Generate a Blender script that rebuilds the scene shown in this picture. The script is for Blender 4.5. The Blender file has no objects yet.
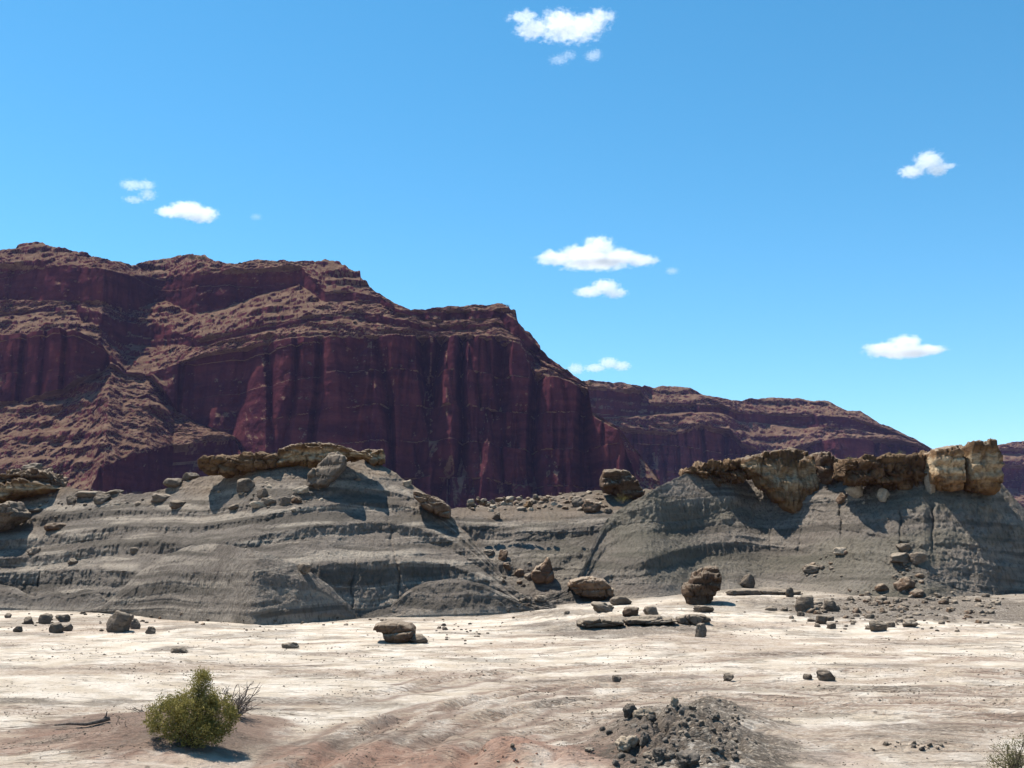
import bpy, bmesh, math, random
import numpy as np
from mathutils import Vector

random.seed(7)
scene = bpy.context.scene
COL = scene.collection
R = math.radians

# ------------------------------------------------------------------ camera, sky, sun, exposure
W, H = 1024, 768
HFOV = R(50.0)
F = W / 2 / math.tan(HFOV / 2)          # focal length in pixels
CZ = 3.0                                # eye height above the flat
PITCH = math.atan((560 - 384) / F)      # horizon falls on row 560
CP, SP = math.cos(PITCH), math.sin(PITCH)

cam_data = bpy.data.cameras.new("camera")
cam_data.sensor_width = 36.0
cam_data.lens = 18.0 / math.tan(HFOV / 2)
cam_data.clip_start = 0.1
cam_data.clip_end = 60000
cam = bpy.data.objects.new("camera", cam_data)
COL.objects.link(cam)
cam.location = (0, 0, CZ)
cam.rotation_euler = (R(90) + PITCH, 0, 0)
scene.camera = cam

SUN_EL = R(64)
SUN_AZ = R(-56)                         # measured from +Y towards +X: behind the hills, on the left
SUN_STRENGTH = 4.6
sun_vec = Vector((math.sin(SUN_AZ) * math.cos(SUN_EL), math.cos(SUN_AZ) * math.cos(SUN_EL), math.sin(SUN_EL)))

world = bpy.data.worlds.new("World")
scene.world = world
world.use_nodes = True
wn = world.node_tree
wn.nodes.clear()
w_out = wn.nodes.new("ShaderNodeOutputWorld")
w_bg = wn.nodes.new("ShaderNodeBackground")
w_sky = wn.nodes.new("ShaderNodeTexSky")
w_sky.sky_type = 'NISHITA'
w_sky.sun_disc = False
w_sky.sun_elevation = SUN_EL
w_sky.sun_rotation = SUN_AZ
w_sky.altitude = 1300
w_sky.air_density = 1.0
w_sky.dust_density = 0.2
w_sky.ozone_density = 2.5
w_hs = wn.nodes.new("ShaderNodeHueSaturation")
w_hs.inputs['Hue'].default_value = 0.4815
w_hs.inputs['Saturation'].default_value = 1.28
w_hs.inputs['Value'].default_value = 1.0
w_bg.inputs['Strength'].default_value = 0.098
wn.links.new(w_sky.outputs[0], w_hs.inputs['Color'])
wn.links.new(w_hs.outputs[0], w_bg.inputs['Color'])
wn.links.new(w_bg.outputs[0], w_out.inputs['Surface'])

sun_data = bpy.data.lights.new("sun", 'SUN')
sun_data.energy = SUN_STRENGTH
sun_data.angle = R(0.53)
sun_data.color = (1.0, 0.93, 0.83)
sun = bpy.data.objects.new("sun", sun_data)
COL.objects.link(sun)
sun.location = (-60, 40, 90)
sun.rotation_euler = sun_vec.to_track_quat('Z', 'Y').to_euler()

scene.view_settings.view_transform = 'Standard'
scene.view_settings.look = 'None'
scene.view_settings.exposure = 0.98
scene.view_settings.gamma = 1.0
scene.view_settings.use_curve_mapping = False
scene.render.engine = 'CYCLES'
scene.cycles.use_denoising = True
scene.cycles.denoising_prefilter = 'ACCURATE'
scene.cycles.denoising_input_passes = 'RGB_ALBEDO_NORMAL'
scene.cycles.use_adaptive_sampling = False
scene.cycles.max_bounces = 8
scene.cycles.diffuse_bounces = 3
scene.cycles.glossy_bounces = 2
scene.cycles.volume_bounces = 5
scene.cycles.transparent_max_bounces = 16
scene.cycles.volume_step_rate = 0.2
scene.cycles.volume_max_steps = 512

# ------------------------------------------------------------------ numeric helpers
_rng = np.random.RandomState(11)
_perm = _rng.permutation(256)
_perm = np.concatenate([_perm, _perm, _perm])
_g = _rng.normal(size=(256, 3))
_g /= np.linalg.norm(_g, axis=1)[:, None]


def perlin(x, y, z=0.0, seed=0):
    x, y, z = np.broadcast_arrays(np.asarray(x, float) + seed * 17.31, np.asarray(y, float) + seed * 5.77,
                                  np.asarray(z, float) + seed * 9.13)
    xi, yi, zi = np.floor(x).astype(np.int64), np.floor(y).astype(np.int64), np.floor(z).astype(np.int64)
    xf, yf, zf = x - xi, y - yi, z - zi
    fade = lambda t: t * t * t * (t * (t * 6 - 15) + 10)
    u, v, w = fade(xf), fade(yf), fade(zf)
    out = 0.0
    for dx in (0, 1):
        A = _perm[(xi + dx) & 255]
        wx = u if dx else 1 - u
        for dy in (0, 1):
            B = _perm[A + ((yi + dy) & 255)]
            wy = v if dy else 1 - v
            for dz in (0, 1):
                g = _g[_perm[B + ((zi + dz) & 255)]]
                wz = w if dz else 1 - w
                out = out + wx * wy * wz * (g[..., 0] * (xf - dx) + g[..., 1] * (yf - dy) + g[..., 2] * (zf - dz))
    return out * 1.6


def fbm(x, y, z=0.0, octaves=4, seed=0, gain=0.5, lac=2.03):
    a, f, s = 1.0, 1.0, 0.0
    for o in range(octaves):
        s = s + a * perlin(np.asarray(x) * f, np.asarray(y) * f, np.asarray(z) * f, seed + o * 3)
        a *= gain
        f *= lac
    return s


def ridged(x, y, z=0.0, octaves=3, seed=0, gain=0.5):
    a, f, s, n = 1.0, 1.0, 0.0, 0.0
    for o in range(octaves):
        s = s + a * (1 - 2 * np.abs(perlin(np.asarray(x) * f, np.asarray(y) * f, np.asarray(z) * f, seed + o * 5)))
        n += a
        a *= gain
        f *= 2.1
    return s / n


def worley(x, y, z, seed=0):
    """distance to the nearest and second nearest cell point, and a random value of the nearest cell"""
    x, y, z = np.broadcast_arrays(np.asarray(x, float) + seed * 7.7, np.asarray(y, float), np.asarray(z, float))
    xi, yi, zi = np.floor(x).astype(np.int64), np.floor(y).astype(np.int64), np.floor(z).astype(np.int64)
    f1, f2, cid = np.full(x.shape, 9.0), np.full(x.shape, 9.0), np.zeros(x.shape)
    for dx in (-1, 0, 1):
        for dy in (-1, 0, 1):
            for dz in (-1, 0, 1):
                h = _perm[_perm[_perm[(xi + dx) & 255] + ((yi + dy) & 255)] + ((zi + dz) & 255)]
                jx, jy, jz = _perm[h] / 256.0, _perm[h + 57] / 256.0, _perm[h + 131] / 256.0
                d = np.sqrt((xi + dx + jx - x) ** 2 + (yi + dy + jy - y) ** 2 + (zi + dz + jz - z) ** 2)
                n1 = d < f1
                f2 = np.where(n1, f1, np.minimum(f2, d))
                cid = np.where(n1, h / 255.0, cid)
                f1 = np.where(n1, d, f1)
    return f1, f2, cid


def sstep(a, b, x):
    t = np.clip((x - a) / (b - a), 0, 1)
    return t * t * (3 - 2 * t)


def px2ae(px, py):
    """photo position -> slopes X/Y and (Z - eye)/Y of its line of sight"""
    u, v = (np.asarray(px, float) - W / 2) / F, (H / 2 - np.asarray(py, float)) / F
    q = CP - v * SP
    return u / q, (SP + v * CP) / q


def at(px, py, Y):
    a, e = px2ae(px, py)
    return float(a * Y), float(Y), float(CZ + e * Y)


def a2px(a, py):
    """column of the photo for a given X/Y at row py"""
    v = (H / 2 - py) / F
    return a * (CP - v * SP) * F + W / 2


def table(pts, A):
    """list of (px, py) -> e interpolated at slopes A"""
    p = np.array(pts, float)
    aa, ee = px2ae(p[:, 0], p[:, 1])
    o = np.argsort(aa)
    return np.interp(A, aa[o], ee[o])


# ------------------------------------------------------------------ mesh / object helpers
def mesh_from(name, verts, quads=None, tris=None, mat=None, smooth=True, attrs=None, parent=None):
    me = bpy.data.meshes.new(name)
    verts = np.asarray(verts, np.float32)
    nq = 0 if quads is None else len(quads)
    nt = 0 if tris is None else len(tris)
    me.vertices.add(len(verts))
    me.vertices.foreach_set("co", verts.ravel())
    loops = []
    if nq:
        loops.append(np.asarray(quads, np.int32).ravel())
    if nt:
        loops.append(np.asarray(tris, np.int32).ravel())
    loops = np.concatenate(loops)
    me.loops.add(len(loops))
    me.loops.foreach_set("vertex_index", loops)
    me.polygons.add(nq + nt)
    st = np.concatenate([np.arange(nq) * 4, nq * 4 + np.arange(nt) * 3]).astype(np.int32)
    me.polygons.foreach_set("loop_start", st)
    me.polygons.foreach_set("use_smooth", np.full(nq + nt, smooth))
    me.update(calc_edges=True)
    if nq + nt < 60000:
        me.validate()
    for k, vals in (attrs or {}).items():
        at_ = me.attributes.new(k, 'FLOAT', 'POINT')
        at_.data.foreach_set("value", np.asarray(vals, np.float32).ravel())
    if mat:
        me.materials.append(mat)
    ob = bpy.data.objects.new(name, me)
    COL.objects.link(ob)
    if parent is not None:
        ob.parent = parent
    return ob


def grid_quads(nr, nc, wrap=False):
    i = np.arange(nr - 1)[:, None]
    j = np.arange(nc if wrap else nc - 1)[None, :]
    j2 = (j + 1) % nc
    return np.stack([i * nc + j, i * nc + j2, (i + 1) * nc + j2, (i + 1) * nc + j], -1).reshape(-1, 4)


def tag(o, label=None, cat=None, group=None, kind=None):
    if label:
        o["label"] = label
    if cat:
        o["category"] = cat
    if group:
        o["group"] = group
    if kind:
        o["kind"] = kind
    return o


# ------------------------------------------------------------------ material helpers
class NT:
    def __init__(self, name):
        self.m = bpy.data.materials.new(name)
        self.m.use_nodes = True
        self.t = self.m.node_tree
        self.t.nodes.clear()
        self.out = self.t.nodes.new("ShaderNodeOutputMaterial")

    def n(self, kind, **kw):
        nd = self.t.nodes.new(kind)
        for k, v in kw.items():
            setattr(nd, k, v)
        return nd

    def link(self, a, b):
        self.t.links.new(a, b)

    def set(self, sock, v):
        if hasattr(v, 'links'):
            self.link(v, sock)
        else:
            sock.default_value = v

    def math(self, op, a, b=0.0, c=None, clamp=False):
        nd = self.n("ShaderNodeMath", operation=op, use_clamp=clamp)
        self.set(nd.inputs[0], a)
        self.set(nd.inputs[1], b)
        if c is not None:
            self.set(nd.inputs[2], c)
        return nd.outputs[0]

    def mix(self, f, a, b, mode='MIX'):
        nd = self.n("ShaderNodeMix", data_type='RGBA', blend_type=mode)
        self.set(nd.inputs[0], f)
        for s, v in ((nd.inputs[6], a), (nd.inputs[7], b)):
            if isinstance(v, tuple):
                v = (v[0], v[1], v[2], 1.0)
            self.set(s, v)
        return nd.outputs[2]

    def ramp(self, f, lo, hi, a=0.0, b=1.0, smooth=True):
        nd = self.n("ShaderNodeMapRange", interpolation_type='SMOOTHSTEP' if smooth else 'LINEAR')
        self.set(nd.inputs[0], f)
        for k, v in enumerate((lo, hi, a, b)):
            self.set(nd.inputs[k + 1], v)
        return nd.outputs[0]

    def coords(self, scale=(1, 1, 1), kind='geo'):
        if kind == 'geo':
            s = self.n("ShaderNodeNewGeometry").outputs['Position']
        else:
            s = self.n("ShaderNodeTexCoord").outputs['Object']
        mp = self.n("ShaderNodeMapping")
        mp.inputs['Scale'].default_value = scale
        self.link(s, mp.inputs['Vector'])
        return mp.outputs[0]

    def noise(self, vec, scale, detail=6, rough=0.55, dist=0.0):
        nd = self.n("ShaderNodeTexNoise")
        self.link(vec, nd.inputs['Vector'])
        nd.inputs['Scale'].default_value = scale
        nd.inputs['Detail'].default_value = detail
        nd.inputs['Roughness'].default_value = rough
        nd.inputs['Distortion'].default_value = dist
        return nd.outputs[0]

    def voro(self, vec, scale, feature='F1', out=0):
        nd = self.n("ShaderNodeTexVoronoi", feature=feature)
        self.link(vec, nd.inputs['Vector'])
        nd.inputs['Scale'].default_value = scale
        return nd.outputs[out]

    def attr(self, name):
        return self.n("ShaderNodeAttribute", attribute_name=name).outputs['Fac']

    def bump(self, h, dist, strength=1.0, normal=None):
        nd = self.n("ShaderNodeBump")
        nd.inputs['Distance'].default_value = dist
        nd.inputs['Strength'].default_value = strength
        self.link(h, nd.inputs['Height'])
        if normal is not None:
            self.link(normal, nd.inputs['Normal'])
        return nd.outputs[0]

    def finish(self, col, rough=0.95, normal=None, spec=0.1):
        b = self.n("ShaderNodeBsdfPrincipled")
        self.set(b.inputs['Base Color'], col if not isinstance(col, tuple) else (*col, 1.0))
        b.inputs['Roughness'].default_value = rough
        b.inputs['Specular IOR Level'].default_value = spec
        if normal is not None:
            self.link(normal, b.inputs['Normal'])
        self.link(b.outputs[0], self.out.inputs['Surface'])
        return self.m


def mat_ground():
    t = NT("ground_sediment")
    p = t.coords()
    n1 = t.noise(p, 0.9, 9, 0.62)
    n2 = t.noise(t.coords((1.0, 2.2, 1)), 3.4, 8, 0.65)
    n3 = t.noise(p, 26, 5, 0.7)
    c = t.mix(t.ramp(n1, 0.34, 0.66), (0.60, 0.50, 0.385), (0.80, 0.715, 0.61))
    c = t.mix(t.ramp(n2, 0.52, 0.74, 0, 0.45), c, (0.38, 0.285, 0.21))
    n5 = t.noise(t.coords((1.0, 1.6, 1)), 9.0, 7, 0.72)
    mp = t.n("ShaderNodeMapping")
    mp.inputs['Rotation'].default_value = (0, 0, -0.30)
    mp.inputs['Scale'].default_value = (0.16, 1.0, 1.0)
    t.link(t.coords(), mp.inputs['Vector'])
    wash = t.noise(mp.outputs[0], 1.5, 6, 0.62)
    line = t.ramp(t.math('ABSOLUTE', t.math('SUBTRACT', wash, 0.5)), 0.004, 0.022, 1, 0)
    line = t.math('MULTIPLY', line, t.ramp(t.noise(p, 0.35, 4), 0.42, 0.6))
    c = t.mix(t.math('MULTIPLY', line, t.ramp(n5, 0.3, 0.55, 0.3, 0.9)), c, (0.27, 0.20, 0.15))
    c = t.mix(t.math('MULTIPLY', t.attr("tan"), t.ramp(n5, 0.36, 0.56, 0.2, 1.0)), c, (0.30, 0.21, 0.155))
    c = t.mix(t.math('MULTIPLY', t.attr("sand"), t.ramp(n2, 0.2, 0.5, 0.75, 1.0)), c, (0.25, 0.172, 0.132))
    c = t.mix(t.math('MULTIPLY', t.attr("red"), t.ramp(n1, 0.3, 0.6, 0.45, 1.0)), c, (0.34, 0.19, 0.135))
    c = t.mix(t.math('MULTIPLY', t.attr("grey"), t.ramp(n5, 0.34, 0.54, 0.3, 1.0)), c, (0.105, 0.088, 0.073))
    c = t.mix(t.ramp(n3, 0.35, 0.7, 0.0, 0.3), c, (0.36, 0.30, 0.24))
    v = t.voro(p, 3.2, 'F1')
    spots = t.math('MULTIPLY', t.ramp(v, 0.10, 0.17, 1, 0), t.ramp(t.noise(p, 0.7, 3), 0.44, 0.58))
    c = t.mix(t.math('MULTIPLY', spots, 0.75), c, (0.10, 0.085, 0.07))
    c = t.mix(t.ramp(n5, 0.53, 0.70, 0, 0.55), c, (0.26, 0.195, 0.145))
    hgt = t.math('ADD', t.math('ADD', t.math('SUBTRACT', n2, t.math('MULTIPLY', line, 0.5)), t.math('MULTIPLY', n5, 0.5)), t.math('MULTIPLY', n3, 0.25))
    nrm = t.bump(t.math('ADD', hgt, t.math('MULTIPLY', t.noise(p, 60, 3, .7), 0.15)), 0.16, 1.0)
    return t.finish(c, 0.97, nrm, 0.05)


def mat_clay():
    t = NT("grey_claystone")
    p = t.coords()
    n1 = t.noise(p, 0.45, 8, 0.6)
    n2 = t.noise(t.coords((1, 1, 0.45)), 5.0, 8, 0.68)
    n3 = t.noise(t.coords((0.25, 0.25, 3.2)), 1.0, 6, 0.6)
    c = t.mix(t.ramp(n1, 0.3, 0.7), (0.160, 0.135, 0.114), (0.238, 0.205, 0.174))
    c = t.mix(t.ramp(n3, 0.45, 0.7, 0, 0.6), c, (0.30, 0.258, 0.215))
    c = t.mix(t.math('MULTIPLY', t.attr("pale"), t.ramp(n2, 0.3, 0.6, 0.4, 1.0)), c, (0.46, 0.395, 0.32))
    c = t.mix(t.attr("dark"), c, (0.105, 0.092, 0.078))
    c = t.mix(t.math('MULTIPLY', t.attr("brown"), t.ramp(n2, 0.3, 0.6, 0.4, 1.0)), c, (0.24, 0.18, 0.13))
    c = t.mix(t.math('MULTIPLY', t.attr("green"), 0.55), c, (0.15, 0.14, 0.105))
    c = t.mix(t.ramp(n2, 0.45, 0.68, 0, 0.75), c, (0.085, 0.073, 0.06))
    v = t.voro(p, 9.0, 'F1')
    sp = t.math('MULTIPLY', t.ramp(v, 0.10, 0.18, 1, 0), t.ramp(t.noise(p, 0.5, 3), 0.5, 0.65))
    c = t.mix(t.math('MULTIPLY', sp, 0.5), c, (0.33, 0.28, 0.22))
    hgt = t.math('ADD', n2, t.math('MULTIPLY', t.noise(p, 14, 4, 0.7), 0.35))
    nrm = t.bump(hgt, 0.34, 1.0)
    return t.finish(c, 0.98, nrm, 0.05)


def mat_red():
    t = NT("red_sandstone_cliff")
    g = t.n("ShaderNodeNewGeometry")
    sep = t.n("ShaderNodeSeparateXYZ")
    t.link(g.outputs['True Normal'], sep.inputs[0])
    up = t.math('ABSOLUTE', sep.outputs[2])
    p = t.coords()
    n1 = t.noise(p, 0.02, 8, 0.62)
    n2 = t.noise(t.coords((0.12, 0.12, 1.0)), 0.11, 7, 0.62)      # beds
    n4 = t.noise(t.coords((1.0, 1.0, 0.06)), 0.07, 6, 0.6)        # stains running down
    n3 = t.noise(p, 0.12, 8, 0.7)
    rock = t.mix(t.ramp(n2, 0.35, 0.65), (0.044, 0.0135, 0.0195), (0.100, 0.031, 0.034))
    rock = t.mix(t.ramp(n4, 0.42, 0.66, 0, 0.8), rock, (0.040, 0.012, 0.020))
    rock = t.mix(t.ramp(n1, 0.5, 0.75, 0, 0.4), rock, (0.07, 0.026, 0.027))
    dust = t.mix(t.ramp(n3, 0.35, 0.68), (0.105, 0.064, 0.043), (0.185, 0.124, 0.086))
    dust = t.mix(t.ramp(t.noise(p, 0.25, 3, 0.5), 0.62, 0.7, 0, 0.8), dust, (0.06, 0.052, 0.036))
    f = t.ramp(t.math('ADD', up, t.math('MULTIPLY', t.math('SUBTRACT', n3, 0.5), 0.22)), 0.48, 0.66)
    c = t.mix(f, rock, dust)
    hgt = t.math('ADD', t.math('MULTIPLY', n2, 0.3), t.math('ADD', n3, t.math('MULTIPLY', n4, 0.6)))
    nrm = t.bump(hgt, 7.0, 0.8)
    return t.finish(c, 1.0, nrm, 0.0)


def mat_rock(name, c1, c2, c3, scale=1.0, dusty=(0.36, 0.30, 0.23), dust=0.6, attr=False):
    t = NT(name)
    p = t.coords(kind='geo')
    n1 = t.noise(p, 1.1 * scale, 8, 0.62)
    n2 = t.noise(t.coords((1, 1, 2.6)), 3.2 * scale, 7, 0.66)
    n3 = t.noise(p, 14 * scale, 5, 0.7)
    info = t.n("ShaderNodeObjectInfo").outputs['Random']
    c = t.mix(t.ramp(n1, 0.32, 0.68), c1, c2)
    c = t.mix(t.ramp(n2, 0.48, 0.7, 0, 0.85), c, c3)
    if attr:
        hh = t.math('ADD', t.attr("up"), t.math('MULTIPLY', t.math('SUBTRACT', n1, 0.5), 0.75))
        pale = t.math('MULTIPLY', t.ramp(hh, 0.14, 0.34), t.ramp(hh, 0.60, 0.78, 1, 0))
        pale = t.math('MULTIPLY', pale, t.ramp(n2, 0.35, 0.6, 1.0, 0.45))
        c = t.mix(pale, c, (0.45, 0.355, 0.235))
        c = t.mix(t.math('MULTIPLY', t.ramp(hh, 0.72, 0.9), 0.7), c, (0.085, 0.05, 0.03))
    g = t.n("ShaderNodeNewGeometry")
    sep = t.n("ShaderNodeSeparateXYZ")
    t.link(g.outputs['Normal'], sep.inputs[0])
    d = t.math('MULTIPLY', t.ramp(sep.outputs[2], 0.45, 0.9, 0, dust), t.ramp(n3, 0.3, 0.6, 0.5, 1.0))
    c = t.mix(d, c, dusty)
    vv = t.math('ADD', 0.75, t.math('MULTIPLY', info, 0.5))
    hs = t.n("ShaderNodeHueSaturation")
    t.link(c, hs.inputs['Color'])
    t.link(vv, hs.inputs['Value'])
    hgt = t.math('ADD', t.math('MULTIPLY', n2, 0.8), t.math('MULTIPLY', n3, 0.3))
    nrm = t.bump(hgt, 0.22 / scale, 0.8)
    return t.finish(hs.outputs[0], 0.95, nrm, 0.08)


M_GROUND = mat_ground()
M_CLAY = mat_clay()
M_RED = mat_red()
M_CAP = mat_rock("ochre_caprock", (0.17, 0.10, 0.052), (0.26, 0.155, 0.075), (0.075, 0.05, 0.035), 0.8, attr=True)
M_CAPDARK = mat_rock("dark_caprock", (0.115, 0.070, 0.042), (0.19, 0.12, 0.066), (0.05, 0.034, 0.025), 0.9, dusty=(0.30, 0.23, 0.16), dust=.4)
M_BROWN = mat_rock("brown_boulder_rock", (0.098, 0.062, 0.043), (0.168, 0.112, 0.074), (0.05, 0.035, 0.027), 1.0)
M_GREYROCK = mat_rock("grey_brown_rock", (0.105, 0.084, 0.066), (0.165, 0.132, 0.104), (0.055, 0.045, 0.037), 1.4)
M_DARK = mat_rock("dark_clod_rock", (0.075, 0.065, 0.056), (0.13, 0.112, 0.094), (0.04, 0.036, 0.032), 6.0,
                  dusty=(0.2, 0.17, 0.14), dust=0.5)
M_PALE = mat_rock("pale_stone_rock", (0.27, 0.215, 0.16), (0.36, 0.30, 0.23), (0.15, 0.115, 0.085), 3.0)
M_REDCLOD = mat_rock("red_clod_rock", (0.22, 0.10, 0.07), (0.30, 0.15, 0.10), (0.12, 0.06, 0.045), 5.0,
                     dusty=(0.36, 0.22, 0.16), dust=0.5)

# ------------------------------------------------------------------ the ground
_ramp_px = np.array([-400, 440, 500, 560, 640, 760, 1100, 1500], float)
_ramp_z = np.array([0.10, 0.10, 0.22, 0.5, 0.92, 1.2, 1.2, 1.2])
RAMP_A = (_ramp_px - W / 2) / F / CP


def ground_point(px, py, z=0.0):
    a, e = px2ae(px, py)
    Y = (z - CZ) / e
    return float(a * Y), float(Y)


def flat_point(px, py):
    a, e = px2ae(px, py)
    Y = 12.0 * (110 / 12.0) ** np.linspace(0, 1, 2000)
    ramp = np.interp(a, RAMP_A, _ramp_z) * np.clip((Y - 46) / 22, 0, 1.15) ** 1.15
    dz = CZ + e * Y - ramp
    k = int(np.argmax(dz < 0)) if (dz < 0).any() else -1
    return float(a * Y[k]), float(Y[k])


TRACKS = []
for line in (
    [(300, 775), (340, 752), (400, 722), (470, 702), (560, 690), (700, 684), (860, 690), (1100, 692)],
    [(360, 778), (400, 750), (470, 722), (560, 706), (700, 698), (900, 700), (1100, 705)],
    [(430, 778), (500, 742), (600, 722), (760, 712), (1100, 722)],
    [(300, 768), (350, 738), (420, 710), (500, 697), (640, 676), (800, 672), (1000, 676)],
    [(390, 778), (440, 740), (520, 712), (640, 696), (800, 702), (1000, 712)],
    [(250, 700), (360, 695), (500, 672), (620, 664), (800, 655), (1000, 662)],
):
    TRACKS.append(np.array([ground_point(*q) for q in line]))

PATCHES = {
    'sand': [(140, 730, 105, 21, 1.0), (195, 744, 78, 22, 1.0), (85, 740, 60, 10, .8), (625, 750, 60, 18, .7), (265, 728, 22, 9, .8), (300, 764, 60, 9, .6)],
    # photo centre, half width and half height in photo pixels -> ellipses on the flat
    'grey': [(25, 703, 60, 5, .8), (110, 702, 42, 4, .7), (610, 632, 105, 9, .8), (560, 616, 60, 6, .7), (200, 629, 40, 4, .7),
             (740, 606, 90, 9, .55), (870, 609, 125, 15, 1.0), (970, 607, 120, 17, 1.0), (800, 606, 70, 10, .8), (170, 649, 22, 2.5, .8),
             (690, 750, 100, 32, 1.0), (714, 724, 70, 20, 1.0), (650, 740, 60, 22, .9), (905, 744, 70, 6, .5), (60, 621, 60, 7, .5), (270, 634, 30, 4, .6),
             (545, 705, 50, 3, .55), (330, 698, 26, 3, .6), (640, 678, 60, 3, .5), (760, 688, 120, 3, .45), (160, 748, 80, 8, .35)],
    'tan': [(440, 675, 75, 7, .9), (330, 672, 60, 4, .8), (265, 727, 30, 9, .9), (150, 727, 110, 26, 1.0), (90, 735, 70, 14, .9), (190, 745, 70, 16, 1.0), (620, 745, 70, 22, .6),
            (760, 650, 130, 8, .6), (480, 718, 120, 7, .55), (900, 672, 120, 6, .5), (930, 750, 90, 16, .6), (20, 640, 60, 5, .4),
            (700, 640, 80, 8, .7), (420, 735, 80, 10, .5), (800, 735, 60, 8, .5), (330, 655, 40, 2, .6), (500, 664, 60, 2, .5)],
    'red': [(60, 750, 110, 7, .5), (30, 737, 60, 4, .35), (380, 755, 90, 14, .8), (520, 752, 45, 12, .9), (300, 752, 40, 7, .7), (590, 762, 60, 14, .8),
            (180, 766, 110, 4, .4), (420, 770, 120, 10, .9), (830, 764, 60, 7, .4), (250, 768, 60, 5, .5)],
}
for k in PATCHES:
    conv = []
    for (cx, cy, hw, hh, s) in PATCHES[k]:
        x, y = flat_point(cx, cy)
        _, y1 = flat_point(cx, cy - hh)
        _, y0 = flat_point(cx, cy + hh)
        conv.append((x, y, hw * y / F, max(0.25, (y1 - y0) / 2), s))
    PATCHES[k] = conv

MOUNDS = []  # (x, y, rx, ry, height, roughness)
for (cx, cy, hw, hh, h, ro) in (
    (190, 742, 75, 30, 0.30, .2), (125, 736, 75, 25, 0.16, .25), (685, 752, 72, 26, 0.42, .9), (640, 735, 40, 14, 0.16, .9),
    (714, 727, 42, 12, 0.40, .35), (760, 735, 45, 10, .08, .6), (515, 762, 40, 13, 0.22, .9), (575, 768, 30, 10, .14, .9), (640, 627, 100, 8, 0.32, .4),
    (560, 620, 40, 7, 0.20, .4), (420, 762, 60, 12, .07, .8), (330, 764, 50, 9, .06, .8), (900, 747, 60, 8, .09, .8),
    (200, 631, 40, 4, .12, .4),
):
    x, y = ground_point(cx, cy, 0)
    _, y1 = ground_point(cx, cy - hh, 0)
    _, y0 = ground_point(cx, cy + hh, 0)
    MOUNDS.append((x, y, hw * y / F, max(.3, (y1 - y0) / 2), h, ro))


def seg_dist(X, Y, poly):
    d = np.full(X.shape, 1e9)
    for (p0, p1) in zip(poly[:-1], poly[1:]):
        v = p1 - p0
        t = np.clip(((X - p0[0]) * v[0] + (Y - p0[1]) * v[1]) / (v @ v), 0, 1)
        d = np.minimum(d, np.hypot(X - p0[0] - t * v[0], Y - p0[1] - t * v[1]))
    return d


def ground_z(X, Y, fine=True):
    X, Y = np.asarray(X, float), np.asarray(Y, float)
    Ys = np.maximum(Y, 1.0)
    A = np.interp(X / Ys, RAMP_A, _ramp_z)
    z = np.where(Y > 0, A * np.clip((Y - 46) / 22, 0, 1.15) ** 1.15, 0)
    far = sstep(400, 60, np.hypot(X, Y))
    z = z + far * 0.10 * fbm(X * 0.09, Y * 0.09, 0, 3, 2)
    if fine:
        near = sstep(120, 60, np.hypot(X, Y))
        tn = fbm((0.95 * X + 0.30 * Y) * 0.12, (-0.30 * X + 0.95 * Y) * 0.5, 0, 5, 91) * 3.0
        fr = tn - np.floor(tn)
        z = z + near * 0.045 * (np.floor(tn) * 0.35 + 0.35 * sstep(0.0, 0.14, fr)) * sstep(60, 30, Y)
        z = z + near * 0.02 * np.abs(fbm(X * 1.3, Y * 1.7, 0, 4, 93))
        z = z + near * (0.03 * fbm(X * 0.5, Y * 0.7, 0, 4, 5) + 0.012 * fbm(X * 3, Y * 3, 0, 3, 8))
        for q, tr in enumerate(TRACKS):
            d = seg_dist(X, Y, tr) + 0.15 * fbm(X * .8, Y * .8, 0, 3, 40 + q)
            z = z - near * 0.07 * np.exp(-(d / 0.20) ** 2) + near * 0.05 * np.exp(-((d - .40) / 0.18) ** 2)
        for q, (x, y, rx, ry, h, ro) in enumerate(MOUNDS):
            r2 = ((X - x) / rx) ** 2 + ((Y - y) / ry) ** 2
            m = r2 < 6
            if m.any():
                n = fbm(X * 2.2, Y * 2.2, 0, 4, 60 + q)
                z = z + np.where(m, h * np.exp(-r2 * 1.3) * (1 + ro * np.clip(n, -.7, .35)), 0)
    return z


def ground_hit(px, py):
    a, e = px2ae(px, py)
    Y = 12.0 * (110 / 12.0) ** np.linspace(0, 1, 500)
    dz = CZ + e * Y - ground_z(a * Y, Y, fine=False)
    k = int(np.argmax(dz < 0))
    if not (dz < 0).any():
        k = -1
    else:
        k = max(k, 1)
        y0 = max(12.0, Y[k] * 0.94)
        Y = np.linspace(y0, Y[k] * 1.01, 80)
        dz = CZ + e * Y - ground_z(a * Y, Y)
        k = int(np.argmax(dz < 0)) if (dz < 0).any() else -1
    return float(a * Y[k]), float(Y[k]), float(ground_z(a * Y[k], Y[k]))


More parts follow.
